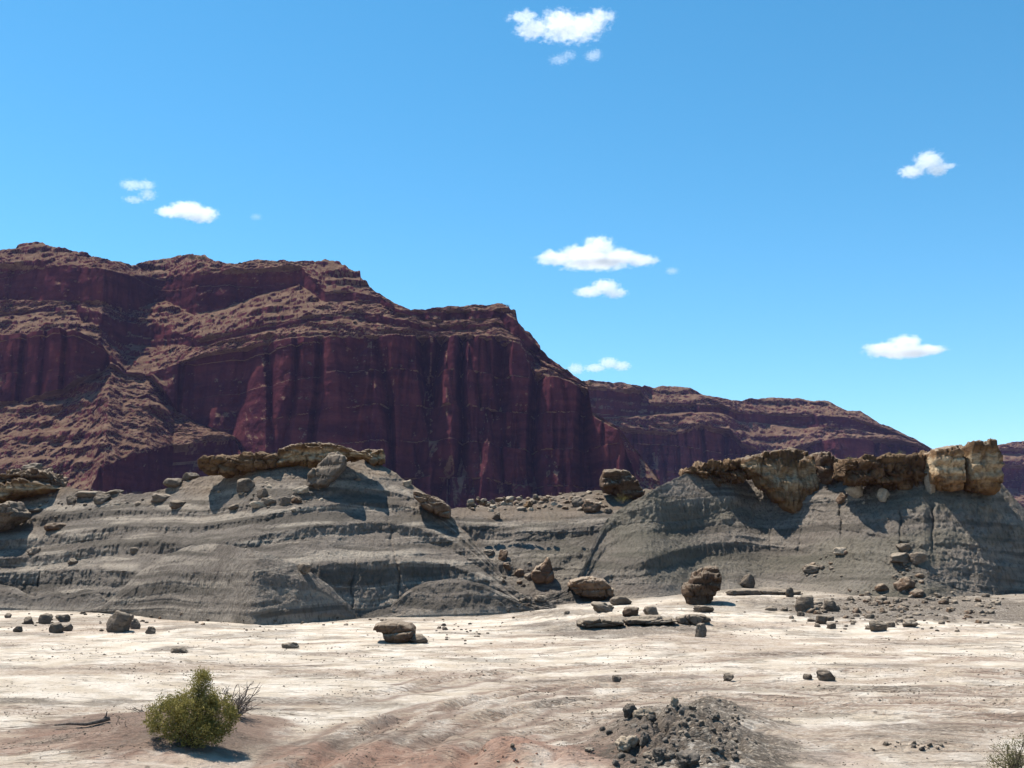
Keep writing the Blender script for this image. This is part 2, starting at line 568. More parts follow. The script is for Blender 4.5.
def build_ground():
    a_in = np.arange(-0.545, 0.546, 0.92 / F)
    th = np.arctan(a_in)
    lim = th[-1]
    side = lim + (math.pi - lim) * np.linspace(0, 1, 60)[1:] ** 1.6
    th = np.concatenate([-side[::-1][1:], th, side])            # last one closes at +pi
    r_near = np.array([0.6, 1.5, 3, 5, 7, 9, 11, 12.2])
    rows = CZ * F / (np.arange(803, 597, -0.62) - 560)
    r_mid = np.array([])
    r_far = rows[-1] * 1.08 ** np.arange(1, 52)
    r = np.concatenate([r_near, rows, r_mid, r_far])
    Rg, T = np.meshgrid(r, th, indexing='ij')
    X, Y = Rg * np.sin(T), Rg * np.cos(T)
    Z = ground_z(X, Y)
    att = {}
    wob = 0.55 * fbm(X * 0.7, Y * 0.7, 0, 4, 21)
    fine = fbm(X * 2.5, Y * 2.5, 0, 3, 22)
    for k, lst in PATCHES.items():
        m = np.zeros_like(X)
        for (x, y, rx, ry, s) in lst:
            d = np.sqrt(((X - x) / rx) ** 2 + ((Y - y) / ry) ** 2) + wob * 0.8 + fine * 0.18
            m = np.maximum(m, s * sstep(1.15, 0.6, d))
        att[k] = m
    us, ut = 0.95 * X + 0.30 * Y, -0.30 * X + 0.95 * Y
    st = fbm(us * 0.07, ut * 0.34, 0, 5, 31)
    att['tan'] = np.maximum(att['tan'], 0.7 * sstep(0.08, 0.45, st) * sstep(70, 50, Y))
    for q, tr in enumerate(TRACKS):
        d = seg_dist(X, Y, tr) + 0.15 * fbm(X * .8, Y * .8, 0, 3, 40 + q)
        att['tan'] = np.maximum(att['tan'], 1.0 * np.exp(-(d / 0.26) ** 2) * (0.75 + 0.25 * np.sign(fine)))
    Ax = X / np.maximum(Y, 1)
    fy = np.where(Ax < 0.02, np.interp(Ax, FOOT_A, foot_from_ground(LM_foot)(FOOT_A)), np.interp(Ax, FOOT_A, foot_from_ground(RM_foot)(FOOT_A)))
    near_foot = sstep(5.0, 0.5, fy - Y + 2.5 * wob) * (Y > 30) * (np.abs(Ax) < .7)
    att['grey'] = np.maximum(att['grey'], 0.75 * near_foot)
    for q, tr in enumerate(TRACKS):
        d0 = seg_dist(X, Y, tr) + 0.18 * fbm(X * .6, Y * .6, 0, 3, 40 + q)
        d = np.minimum(d0, np.abs(d0 - 0.75))
        br = sstep(-.45, .0, fbm(X * .5, Y * .5, 0, 3, 140 + q))
        att['sand'] = np.maximum(att['sand'], 0.85 * br * np.exp(-(d / 0.13) ** 2))
        att['tan'] = np.maximum(att['tan'], 0.8 * br * np.exp(-(d0 / 0.8) ** 2))
    fr = fbm(X * 0.45, Y * 0.45, 0, 4, 33)
    att['red'] = np.maximum(att['red'], 0.5 * sstep(17.8, 15.5, Y + 1.5 * fr) * sstep(1.5, -2, X))
    g2 = fbm(X * 0.25, Y * 0.5, 0, 5, 35)
    att['grey'] = np.maximum(att['grey'], 0.55 * sstep(0.3, 0.62, g2) * sstep(75, 55, Y))
    V = np.stack([X, Y, Z], -1).reshape(-1, 3)
    nr, nc = X.shape
    q = grid_quads(nr, nc)
    # close the seam behind the camera and the small hole under it
    c = len(V)
    V = np.vstack([V, [[0, 0, 0.0]]])
    j = np.arange(nc - 1)
    tr = np.stack([np.full(nc - 1, c), j + 1, j], -1)
    att = {k: np.append(v.ravel(), 0.0) for k, v in att.items()}
    q = q[:, ::-1]
    o = mesh_from("ground", V, q, tr, M_GROUND, True, att)
    tag(o, kind="structure")



# ------------------------------------------------------------------ hills built as beds stacked from the foot upwards
SURF = []   # (A, E rows, Y rows) of the near hills, so that rocks can be set on them


MSURF = []


def stack_hill(name, px0, px1, dpx, levels, angles, foot_Y, mat, rows_per_px=1.0, displace=None, attrs=None,
               back=None, kind="structure", seal=1.0, register=True, soft=9.0):
    """levels: bed boundaries from foot to crest, each a list of (px, py); angles: steepness of each bed in degrees."""
    A = np.arange(px2ae(px0, 480)[0], px2ae(px1, 480)[0], dpx / F)
    E = [table(l, A) for l in levels]
    hw = int(3 * soft / dpx)
    if register and hw > 1:
        ker = np.exp(-0.5 * (np.arange(-hw, hw + 1) * dpx / soft) ** 2)
        ker /= ker.sum()
        E = [np.convolve(np.pad(v, hw, mode='reflect', reflect_type='odd'), ker, mode='valid') for v in E]
    for k in range(1, len(E)):
        E[k] = np.maximum(E[k], E[k - 1] + 1e-5)
    Y = [foot_Y(A)]
    Z = [CZ + E[0] * Y[0]]
    for k in range(1, len(E)):
        tn = math.tan(R(angles[k - 1])) if np.isscalar(angles[k - 1]) else np.tan(np.radians(angles[k - 1](A)))
        Yn = (Z[-1] - CZ - tn * Y[-1]) / (E[k] - tn)
        Y.append(Yn)
        Z.append(CZ + E[k] * Yn)
    rY, rZ, rB = [], [], []
    # skirt under the ground
    rY.append(Y[0] - 0.02 * Y[0] * 0); rZ.append(Z[0] - seal); rB.append(np.zeros_like(A))
    for k in range(1, len(Y)):
        npx = np.percentile((E[k] - E[k - 1]) * F, 85)
        n = max(2, int(npx * rows_per_px))
        for i in range(n):
            t = i / n
            rY.append(Y[k - 1] + t * (Y[k] - Y[k - 1]))
            rZ.append(Z[k - 1] + t * (Z[k] - Z[k - 1]))
            rB.append(np.full_like(A, k - 1 + t))
    rY.append(Y[-1]); rZ.append(Z[-1]); rB.append(np.full_like(A, len(Y) - 1))
    nfront = len(rY)
    for (dY, dz) in (back or [(0.01, -0.002), (0.03, -0.012), (0.08, -0.06), (0.2, -0.13)]):
        rY.append(Y[-1] * (1 + dY)); rZ.append(Z[-1] + dz * Y[-1]); rB.append(np.full_like(A, len(Y) - 1 + .5))
    Yg, Zg, Bg = np.array(rY), np.array(rZ), np.array(rB)
    # soften the bed boundaries a little
    for _ in range(1):
        Yg[2:-2] = 0.25 * Yg[1:-3] + 0.5 * Yg[2:-2] + 0.25 * Yg[3:-1]
        Zg[2:-2] = 0.25 * Zg[1:-3] + 0.5 * Zg[2:-2] + 0.25 * Zg[3:-1]
    Ag = np.broadcast_to(A, Yg.shape)
    Xg = Ag * Yg
    if displace:
        dY, dZ = displace(Xg, Yg, Zg, Bg, Ag)
        Yg = Yg + dY
        Zg = Zg + dZ
        Xg = Ag * Yg
    V = np.stack([Xg, Yg, Zg], -1).reshape(-1, 3)
    at_ = {k: v.ravel() for k, v in (attrs(Xg, Yg, Zg, Bg, Ag) if attrs else {}).items()}
    o = mesh_from(name, V, grid_quads(*Xg.shape), None, mat, True, at_)
    if kind:
        tag(o, kind=kind)
    if not register:
        MSURF.append((Xg[:nfront], Yg[:nfront], Zg[:nfront], Bg[:nfront]))
    if register:
        SURF.append((A, (Zg[:nfront] - CZ) / Yg[:nfront], Yg[:nfront], Zg[:nfront]))
    return o


def surf_hit(px, py):
    """nearest near-hill or ground point under a photo position"""
    a, e = px2ae(px, py)
    best = ground_hit(px, py) if py > 585 else None
    for (A, E, Y, Z) in SURF:
        if a < A[0] or a > A[-1]:
            continue
        j = int(round((a - A[0]) / (A[1] - A[0])))
        j = min(max(j, 0), len(A) - 1)
        col = E[:, j]
        k = np.nonzero(col >= e)[0]
        k = k[k > 0]
        if len(k) == 0:
            continue
        y = Y[k[0], j]
        if best is None or y < best[1]:
            best = (float(a * y), float(y), float(CZ + e * y))
    if best is None:
        best = (float(a * 80), 80.0, float(CZ + e * 80))
    return best


# --- near grey badlands
def foot_from_ground(levels0):
    def f(A):
        e = table(levels0, A)
        Y = np.linspace(44, 100, 500)
        G = ground_z(A[None, :] * Y[:, None], Y[:, None] + 0 * A[None, :], fine=False)
        dz = CZ + e[None, :] * Y[:, None] - G
        k = np.argmax(dz < 0, axis=0)
        k = np.where((dz < 0).any(axis=0), k, 499)
        y = Y[k]
        ker = np.ones(31) / 31
        return np.convolve(np.pad(y, 15, mode='edge'), ker, mode='valid')
    return f


def clay_displace(seed, amp=1.0, cracks=(), rub=None):
    def f(X, Y, Z, B, A):
        d = amp * (0.55 * fbm(X * 0.16, Z * 0.10, Y * 0.03, 3, seed) + 0.22 * fbm(X * 0.6, Z * 0.5, 0, 4, seed + 3))
        rill = ridged(X * 2.2, Z * 0.45, 0, 3, seed + 7)
        frac = B - np.floor(B)
        riser = (np.floor(B).astype(int) % 2 == 1)
        d = d - amp * np.where(riser, 0.16, 0.07) * rill
        d = d + amp * (0.075 * fbm(X * 2.6, Z * 2.6, Y, 4, seed + 9, .65) + 0.05 * np.abs(perlin(X * 7, Z * 7, Y * 3, seed + 10)))
        # thin hard beds standing proud
        zs = Z - 0.02 * X + 0.35 * fbm(X * 0.13, 0, 0, 3, seed + 26)
        d = d - 0.10 * amp * sstep(0.0, 0.30, perlin(X * 0.06, zs * 2.6, 0, seed + 12)) * sstep(-.35, .15, fbm(X * 0.15, Z * 0.3, 0, 2, seed + 27))
        for (pts, wpx, depth) in cracks:
            aa, ee = px2ae(np.array([p[0] for p in pts], float), np.array([p[1] for p in pts], float))
            o = np.argsort(ee)
            E = (Z - CZ) / Y
            ac = np.interp(E, ee[o], aa[o]) + (2.2 / F) * fbm(Z * 0.9, 0, 0, 3, seed + 20)
            inn = sstep(ee.min() - 0.003, ee.min() + 0.003, E) * sstep(ee.max() + 0.004, ee.max() - 0.004, E)
            d = d + 0.55 * depth * inn * (0.6 + 0.6 * perlin(Z * 1.1, 3, 0, seed + 21)) * np.exp(-np.abs((A - ac) / (0.75 * wpx / F)) ** 1.3)
        top = sstep(B.max() - 0.6, B.max() - 1.2, B)
        return d * sstep(0.0, 0.35, B), 0.10 * fbm(X * 0.9, Y * 0.9, 0, 3, seed + 15) * (1 - top) * sstep(0, 0.3, B)
    return f


def clay_attrs(seed, benches, brown_from=None, green=0.0, pale=0.8):
    def f(X, Y, Z, B, A):
        n = fbm(X * 0.35, Z * 1.2, 0, 4, seed + 30)
        p = np.zeros_like(X)
        for b in benches:
            p = np.maximum(p, pale * np.exp(-((B - b) / 0.22) ** 2) * sstep(-0.35, 0.25, n))
        zs = Z - 0.02 * X + 0.35 * fbm(X * 0.13, 0, 0, 3, seed + 26)
        st = perlin(X * 0.06, zs * 2.6, 0, seed + 12)
        p = np.maximum(p, 0.85 * pale * sstep(0.16, 0.26, st) * sstep(0.44, 0.32, st) * sstep(-.5, .1, n))
        p = np.maximum(p, 0.55 * sstep(0.35, 0.0, B))
        br = np.zeros_like(X)
        if brown_from is not None:
            br = sstep(brown_from, brown_from + 0.7, B + 0.5 * n) * 0.75
        gr = np.full_like(X, green) * sstep(-0.2, 0.3, fbm(X * 0.1, Z * 0.4, 0, 3, seed + 33))
        dk = 0.8 * sstep(-.12, -.3, st) * sstep(-.5, .2, n + .2)
        return {'pale': p, 'brown': br, 'green': gr, 'dark': dk}
    return f


FOOT_A = np.linspace(-.7, .7, 600)
# left mound: foot, bed 1, riser, bench, riser, bench, riser, bench, riser, top
LM_foot = [(-250, 606), (0, 608), (60, 610), (100, 611), (140, 614), (250, 621), (330, 620), (400, 617), (470, 614), (530, 612), (560, 611)]
LM = [
    LM_foot,
    [(-250, 585), (0, 586), (60, 582), (120, 586), (256, 592), (350, 588), (400, 583), (460, 588), (500, 600), (520, 608), (560, 610)],
    [(-250, 570), (0, 572), (50, 570), (100, 568), (180, 576), (256, 574), (300, 566), (350, 562), (395, 559), (440, 562), (480, 574), (505, 592), (522, 605), (560, 609.5)],
    [(-250, 564), (0, 567), (40, 566), (100, 556), (150, 552), (200, 557), (256, 546), (300, 538), (340, 534), (380, 531), (400, 533), (450, 548), (480, 566), (500, 583), (518, 601), (560, 609)],
    [(-250, 556), (0, 558), (40, 555), (100, 545), (150, 540), (200, 545), (256, 535), (300, 527), (340, 524), (380, 521), (420, 527), (450, 539), (480, 558), (500, 578), (516, 598), (560, 608.5)],
    [(-250, 545), (0, 549), (60, 545), (100, 538), (140, 531), (200, 533), (256, 522), (300, 513), (340, 509), (380, 508), (420, 514), (445, 527), (475, 553), (498, 574), (515, 597), (560, 608)],
    [(-250, 535), (0, 540), (60, 534), (120, 525), (200, 527), (256, 517), (300, 507), (340, 503), (380, 502), (420, 508), (445, 523), (475, 549), (498, 571), (515, 595), (560, 607.5)],
    [(-250, 525), (0, 530), (60, 522), (120, 516), (140, 515), (200, 517), (256, 508), (300, 500), (340, 495), (380, 494), (415, 501), (445, 520), (475, 546), (497, 569), (514, 594), (560, 607)],
    [(-250, 515), (0, 522), (60, 514), (120, 509), (200, 511), (256, 503), (300, 494), (340, 489), (380, 488), (415, 497), (445, 518), (475, 544), (496, 567), (514, 593), (560, 606.5)],
    [(-250, 475), (-60, 480), (0, 485), (40, 483), (70, 488), (105, 492), (150, 494), (175, 484), (205, 476), (225, 471), (300, 466), (325, 457), (345, 453), (368, 457), (385, 466), (400, 476), (425, 493), (445, 510), (470, 537), (496, 565), (513, 592), (560, 606)],
]
LM_ang = [44, 66, 24, 64, 24, 58, 22, 50, 29]
stack_hill("grey_clay_hill", -250, 556, 0.75, LM, LM_ang, foot_from_ground(LM_foot), M_CLAY, 1.15,
           clay_displace(1, 1.0, cracks=[([(351, 617), (352, 600), (349, 585), (355, 560)], 1.8, .7),
                                         ([(397, 614), (398, 580), (393, 550), (388, 520), (386, 500)], 1.6, .7),
                                         ([(28, 607), (38, 590), (37, 570)], 1.5, .6), ([(58, 607), (70, 590), (72, 570)], 1.5, .6)]),
           clay_attrs(1, [2.25, 4.25, 6.25, 8.2], 8.25, 0, 1.0))

# front lobes of the left mound
D1 = [
    [(90, 612), (140, 614), (250, 622), (330, 620), (360, 619)],
    [(90, 611.5), (105, 610), (120, 604), (140, 596), (200, 588), (250, 584), (305, 587), (330, 596), (348, 611), (360, 618)],
    [(90, 611), (105, 608), (120, 598), (140, 583), (170, 575), (210, 569), (250, 569), (290, 575), (320, 587), (345, 605), (360, 617)],
    [(90, 610.5), (100, 608), (112, 598), (130, 578), (160, 557), (190, 545), (215, 541), (240, 546), (270, 554), (300, 565), (325, 580), (345, 600), (358, 614), (360, 616)],
]
stack_hill("grey_clay_hill", 92, 358, 0.75, D1, [50, 62, 34], lambda A: foot_from_ground(D1[0])(A) - 3.2 * np.sin(np.pi * np.linspace(0, 1, len(A))) ** .7, M_CLAY, 1.2,
           clay_displace(5, 0.7), clay_attrs(5, [1.0, 2.9], None, 0, .7))
D2 = [
    [(380, 617), (400, 616), (470, 614), (540, 611)],
    [(380, 616.5), (392, 610), (400, 596), (425, 586), (455, 582), (475, 584), (495, 592), (515, 603), (540, 610.5)],
    [(380, 616), (392, 608), (400, 592), (425, 581), (455, 577), (478, 581), (498, 590), (518, 602), (540, 610)],
]
stack_hill("grey_clay_hill", 384, 538, 0.75, D2, [54, 26], lambda A: foot_from_ground(D2[0])(A) - 2.0 * np.sin(np.pi * np.linspace(0, 1, len(A))) ** .7, M_CLAY, 1.2,
           clay_displace(6, 0.7), clay_attrs(6, [1.8], None, 0, .7))
D3 = [
    [(-120, 607), (0, 608), (120, 612)],
    [(-120, 606), (-60, 598), (0, 590), (25, 596), (33, 606), (45, 594), (58, 592), (66, 606), (80, 592), (98, 592), (112, 606), (120, 611.5)],
    [(-120, 605), (-60, 592), (0, 582), (24, 590), (33, 605), (45, 588), (58, 586), (66, 605), (80, 586), (98, 588), (112, 605), (120, 611)],
]
stack_hill("grey_clay_hill", -118, 119, 0.75, D3, [52, 30], lambda A: foot_from_ground(D3[0])(A) - 1.4, M_CLAY, 1.2,
           clay_displace(8, 0.6), clay_attrs(8, [1.8], None, 0, .5))

# saddle between the two hills
SD = [
    [(400, 600), (520, 603), (560, 604), (620, 600), (720, 590)],
    [(400, 580), (470, 575), (540, 574), (590, 560), (620, 552), (720, 548)],
    [(400, 566), (470, 562), (540, 561), (590, 549), (620, 542), (720, 538)],
    [(400, 545), (470, 540), (500, 538), (540, 541), (590, 534), (620, 528), (720, 526)],
    [(400, 530), (455, 524), (500, 526), (540, 531), (590, 524), (620, 520), (720, 518)],
    [(400, 520), (450, 517), (500, 519), (545, 520), (590, 515), (620, 512), (720, 510)],
    [(400, 508), (430, 508), (450, 509), (470, 506), (490, 503), (520, 499), (560, 494), (590, 490), (640, 489), (720, 488)],
]
SD_A = lambda A: 0 * A + 74.0
stack_hill("grey_clay_hill", 402, 715, 0.8, SD, [32, 50, 32, 55, 30, 19], SD_A, M_CLAY, 1.1,
           clay_displace(11, 1.0), clay_attrs(11, [2.2, 4.3], 4.6, 0.6))

# right hill
RM_foot = [(530, 608), (560, 606), (600, 600), (650, 598), (700, 592), (760, 587), (800, 590), (850, 595), (900, 598), (960, 600), (1024, 602), (1300, 604)]
RM = [
    RM_foot,
    [(530, 607.5), (575, 600), (590, 594), (607, 581), (644, 576), (672, 564), (691, 557), (733, 553), (766, 549), (820, 553), (900, 566), (960, 590), (1024, 597), (1300, 600)],
    [(530, 607), (575, 597), (590, 586), (614, 570), (642, 560), (663, 554), (691, 545), (724, 540), (766, 542), (820, 547), (900, 560), (960, 583), (1024, 588), (1300, 594)],
    [(530, 606.5), (575, 593), (590, 575), (605, 545), (640, 534), (700, 527), (760, 517), (800, 522), (850, 530), (900, 540), (960, 560), (1024, 570), (1300, 588)],
    [(530, 606), (575, 592), (590, 573), (604, 540), (640, 529), (700, 522), (760, 512), (800, 518), (850, 526), (900, 536), (960, 555), (1024, 565), (1300, 584)],
    [(530, 605.5), (575, 590), (590, 568), (600, 530), (637, 522), (665, 522), (700, 518), (740, 507), (770, 502), (800, 508), (850, 514), (900, 515), (960, 530), (1024, 545), (1300, 575)],
    [(530, 605), (575, 588), (590, 560), (602, 525), (620, 513), (654, 505), (677, 499), (724, 496), (760, 491), (800, 495), (850, 496), (900, 498), (940, 500), (990, 505), (1024, 530), (1300, 565)],
    [(530, 604), (575, 586), (588, 556), (602, 522), (620, 508), (640, 499), (665, 483), (690, 471), (740, 461), (800, 457), (845, 465), (900, 462), (925, 460), (985, 462), (996, 476), (1008, 492), (1024, 508), (1060, 535), (1140, 562), (1300, 572)],
]
stack_hill("grey_clay_hill", 535, 1290, 0.75, RM, [33, lambda A: np.interp(A, [.15, .28, .38, .43], [62, 48, 50, 60]), lambda A: np.interp(A, [.15, .28, .38, .43], [30, 44, 48, 60]),
                                                    50, lambda A: np.interp(A, [.15, .28, .38, .43], [34, 46, 49, 60]), lambda A: np.interp(A, [.15, .28, .38, .43], [62, 50, 51, 60]), 40],
           lambda A: foot_from_ground(RM_foot)(A) + np.interp(A, [.372, .47, .70], [0, 6.0, 10.0]), M_CLAY, 1.15,
           clay_displace(14, 1.0, cracks=[([(900, 560), (899, 510)], 1.3, .5), ([(931, 565), (932, 505)], 1.3, .5), ([(796, 560), (801, 528)], 1.2, .4),
                                          ([(769, 552), (770, 520)], 1.2, .4), ([(841, 540), (839, 505)], 1.6, .6), ([(600, 575), (601, 556)], 1.2, .3)]),
           clay_attrs(14, [2.2, 5.9], 6.9, 0.9, .35))

build_ground()

# ------------------------------------------------------------------ red mountains
def cliff_displace(seed, s, flute=1.0, wallk=()):
    def f(X, Y, Z, B, A):
        k = np.floor(B).astype(int)
        cl = np.isin(k, wallk).astype(float)
        # blur the cliff flag along the column so that edges are worn
        c2 = cl.copy()
        for _ in range(3):
            c2[1:-1] = (c2[:-2] + 2 * c2[1:-1] + c2[2:]) / 4
        wz = 0.09 * perlin(Z / (60 * s), X / (60 * s), 0, seed + 2)
        cleft = lambda w, h, k, sd: np.clip(1 - np.abs(perlin(X / (w * s) + wz, Z / (h * s), 0, sd)) * k, 0, 1)
        zone = 0.3 + 0.7 * sstep(-0.22, -0.04, A + 0.05 * perlin(X / 60, Z / 60, 0, seed + 25))
        swell = fbm(X / (62 * s), Z / (420 * s), 0, 2, seed) * 42 * s
        mask = 0.25 + 0.75 * sstep(-.25, .25, perlin(X / (130 * s), Z / (260 * s), 0, seed + 5))
        lay = np.floor(Z / (26 * s) + 0.6 * perlin(X / (140 * s), 0, 0, seed + 31))
        sh = (np.sin(lay * 12.9898) * 43758.5453 % 1.0) * 3.0
        jut = (np.sin(lay * 78.233) * 12345.678 % 1.0 - .5) * 3.5 * s
        cl2 = lambda w, h, k, sd: np.clip(1 - np.abs(perlin(X / (w * s) + wz + sh, Z / (h * s), 0, sd)) * k, 0, 1)
        fl = cleft(30, 260, 5.0, seed + 4) ** 1.1 * 32 * s * zone + mask * zone * (cl2(15, 140, 4.0, seed + 6) * 9 * s + cl2(7, 60, 4.0, seed + 8) * 3.5 * s)
        bed = perlin(X / (300 * s), Z / (5.5 * s), 0, seed + 6) * 0.6 * s + perlin(X / (200 * s), Z / (15 * s), 0, seed + 7) * 1.2 * s
        frw = B - k
        peak = 0.15 + 0.75 * np.clip(1 - np.abs(perlin(X / (34 * s), 0, 0, seed + 20)) * 2.6, 0, 1) * (0.6 + 0.8 * perlin(X / (90 * s), 0, 0, seed + 21))
        pil = np.clip((peak - frw) * 4.0, 0, 1) * 17 * s * zone ** 1.5
        main = (k == wallk[1]) if len(wallk) > 2 else (k == wallk[0])
        fk = np.where(main, flute, 0.3 * flute)
        bed = np.where(main, bed, 2.6 * bed)
        d_cl = (swell + fl) * fk - pil * main - bed - jut + 1.8 * s * fbm(X / (8 * s), Z / (12 * s), Y / (8 * s), 4, seed + 9)
        hum = ridged(X / (22 * s) + 0.4 * perlin(X / (40 * s), Y / (40 * s), 0, seed + 10), Z / (60 * s), 0, 3, seed + 11) * 5 * s
        hum = hum + ridged(X / (11 * s), Y / (11 * s), Z / (11 * s), 4, seed + 12) * 3.2 * s
        steps = sstep(0, .5, perlin(X / (90 * s), Z / (10 * s), 0, seed + 13)) * 8 * s
        d_sl = -hum - steps + 4.0 * s * fbm(X / (16 * s), Z / (16 * s), Y / (16 * s), 6, seed + 15, 0.62)
        d = c2 * d_cl + (1 - c2) * d_sl
        last = B >= B.max() - 0.6
        dz = np.where(last, 1.1 * s * fbm(X / (12 * s), Y / (60 * s), 0, 4, seed + 17), 0.9 * s * fbm(X / (9 * s), Y / (9 * s), Z / (9 * s), 3, seed + 18) * (1 - c2))
        return d, dz
    return f


def mountain(px0, px1, dpx, tabs, anchor_k, anchor_Y, angs, s, seed, wallk, flute=1.0, rpp=1.1):
    """tabs from foot to crest; the depth is given at level anchor_k and followed down to the foot."""
    def foot(A):
        E = [table(l, A) for l in tabs]
        for k in range(1, len(E)):
            E[k] = np.maximum(E[k], E[k - 1] + 1e-5)
        Y = anchor_Y(A)
        Z = CZ + E[anchor_k] * Y
        for k in range(anchor_k - 1, -1, -1):
            tn = math.tan(R(angs[k]))
            Yn = (Z - CZ - tn * Y) / (E[k] - tn)
            Z = CZ + E[k] * Yn
            Y = Yn
        return Y
    return stack_hill("red_cliff_mountain", px0, px1, dpx, tabs, angs, foot, M_RED, rpp, cliff_displace(seed, s, flute, wallk), None,
                      back=[(0.01, 0.0005), (0.03, 0.0005), (0.08, -0.005), (0.2, -0.03), (0.4, -0.2)], seal=30, register=False)


crest = [(-500, 270), (-200, 262), (-60, 255), (0, 252), (15, 249), (18, 245), (42, 243), (48, 248), (75, 252), (90, 257), (105, 260), (120, 262), (131, 267),
         (145, 263), (160, 260), (172, 259), (184, 257), (188, 255), (205, 255), (208, 259), (220, 264), (235, 265), (256, 261), (290, 262), (320, 262), (337, 262),
         (350, 270), (360, 273), (361, 279), (372, 291), (390, 301), (402, 308), (411, 312), (430, 310), (450, 309), (480, 306), (500, 304), (507, 307), (510, 312),
         (516, 314), (518, 324), (530, 333), (540, 347), (541, 354), (556, 364), (575, 377), (587, 385), (590, 400), (592, 413), (605, 420), (617, 428), (620, 440), (623, 460), (634, 480), (645, 495), (700, 530)]


def below(l, d):
    return [(x, y + d) for x, y in l]


MT = [
    [(-500, 545), (700, 545)],
    [(-500, 520), (0, 512), (60, 508), (90, 505), (100, 497), (235, 497), (300, 512), (640, 530), (700, 535)],
    [(-500, 512), (0, 506), (60, 502), (88, 498), (100, 468), (130, 457), (170, 447), (235, 440), (250, 480), (300, 508), (640, 528), (700, 534)],
    [(-500, 420), (0, 405), (30, 401), (60, 396), (95, 378), (110, 366), (125, 376), (150, 379), (165, 396), (175, 412), (200, 425), (235, 438), (256, 470), (300, 495), (400, 512), (640, 524), (700, 533)],
    [(-500, 345), (0, 335), (60, 337), (100, 345), (110, 356), (125, 374), (150, 376), (165, 371), (200, 356), (256, 345), (300, 338), (400, 337), (500, 337), (520, 345), (535, 376), (560, 379), (588, 390), (592, 416), (618, 431), (640, 490), (700, 532)],
    [(-500, 325), (0, 316), (75, 313), (100, 331), (120, 345), (140, 346), (175, 346), (200, 348), (256, 333), (320, 323), (360, 321), (400, 330), (430, 334), (500, 327), (520, 340), (540, 366), (588, 389), (592, 415), (618, 430), (700, 531.5)],
    [(-500, 320), (0, 312), (75, 306), (100, 312), (120, 322), (140, 325), (165, 326), (180, 335), (200, 341), (256, 326), (320, 316), (360, 312), (400, 320), (430, 327), (500, 324), (520, 338), (540, 362), (588, 388), (592, 414.5), (618, 429.5), (700, 531)],
    [(-500, 305), (0, 300), (60, 303), (100, 305), (130, 313), (150, 306), (165, 302), (195, 317), (225, 309), (256, 296), (300, 286), (325, 303), (345, 302), (380, 305), (400, 316), (430, 322), (500, 320), (512, 336), (540, 359), (588, 387), (592, 414), (618, 429), (700, 530.7)],
    [(-500, 275), (-60, 268), (0, 264), (60, 267), (100, 270), (130, 276), (150, 278), (165, 279), (200, 273), (256, 270), (300, 268), (325, 293), (345, 292), (380, 298), (400, 313), (430, 313), (500, 311), (512, 318), (518, 327), (540, 351), (556, 366), (588, 386), (592, 413.5), (618, 428.5), (700, 530.4)],
    crest,
]


def anchorM(A):
    px = A * F * CP + W / 2
    y = np.interp(px, [-400, 0, 60, 100, 125, 150, 170, 200, 260, 330, 400, 450, 520, 590, 620, 700],
                  [850, 822, 810, 808, 814, 816, 812, 798, 775, 770, 790, 800, 790, 770, 755, 760])
    ker = np.hanning(41); ker /= ker.sum()
    return np.convolve(np.pad(y, 20, mode='edge'), ker, mode='valid')


mountain(-500, 660, 0.8, MT, 4, anchorM, [30, 82, 31, 84, 30, 80, 30, 80, 28], 1.0, 3, (1, 3, 5, 7), 1.0, 1.1)

MT2 = [
    [(480, 545), (1100, 545)],
    [(480, 505), (735, 505), (760, 480), (800, 472), (850, 468), (930, 470), (1000, 500), (1100, 540)],
    [(480, 425), (600, 425), (620, 428), (640, 430), (680, 433), (700, 426), (730, 431), (742, 445), (768, 455), (800, 448), (820, 441), (860, 439), (900, 441), (925, 449), (945, 462), (1000, 498), (1100, 539)],
    [(480, 420), (600, 419), (645, 416), (680, 413), (720, 412), (740, 422), (768, 424), (800, 428), (840, 428), (870, 432), (900, 436), (925, 448), (945, 461), (1000, 497), (1100, 538)],
    [(480, 400), (590, 388), (640, 391), (650, 404), (690, 405), (720, 406), (740, 413), (768, 414), (800, 415), (845, 417), (862, 422), (880, 428), (900, 435), (925, 447), (945, 460), (1000, 496), (1100, 537)],
    [(480, 385), (540, 378), (585, 382), (590, 380), (610, 383), (625, 383), (640, 387), (655, 388), (668, 387), (690, 389), (700, 393), (712, 398), (740, 401), (768, 399), (800, 400), (828, 401), (840, 408), (848, 411), (860, 411), (872, 418), (880, 424), (890, 427), (905, 435), (920, 443), (935, 452), (960, 470), (1000, 495), (1100, 536)],
]
mountain(480, 1040, 0.8, MT2, 2, lambda A: 1180 + 0 * A + 400 * (A - 0.1), [30, 80, 34, 76, 27], 1.15, 23, (1, 3), .8, 1.1)

MT3 = [
    [(880, 545), (1500, 545)],
    [(880, 500), (985, 492), (1024, 492), (1500, 500)],
    [(880, 480), (985, 467), (1000, 465), (1024, 465), (1500, 470)],
    [(880, 472), (985, 457), (1005, 455), (1024, 455), (1500, 460)],
    [(880, 468), (985, 452), (1005, 449), (1024, 449), (1500, 452)],
    [(880, 466), (960, 455), (985, 448), (1003, 444), (1024, 441), (1060, 442), (1200, 446), (1500, 440)],
]
mountain(900, 1490, 0.9, MT3, 2, lambda A: 1450 + 0 * A, [30, 80, 33, 76, 30], 1.1, 43, (1, 3), .7, 1.1)

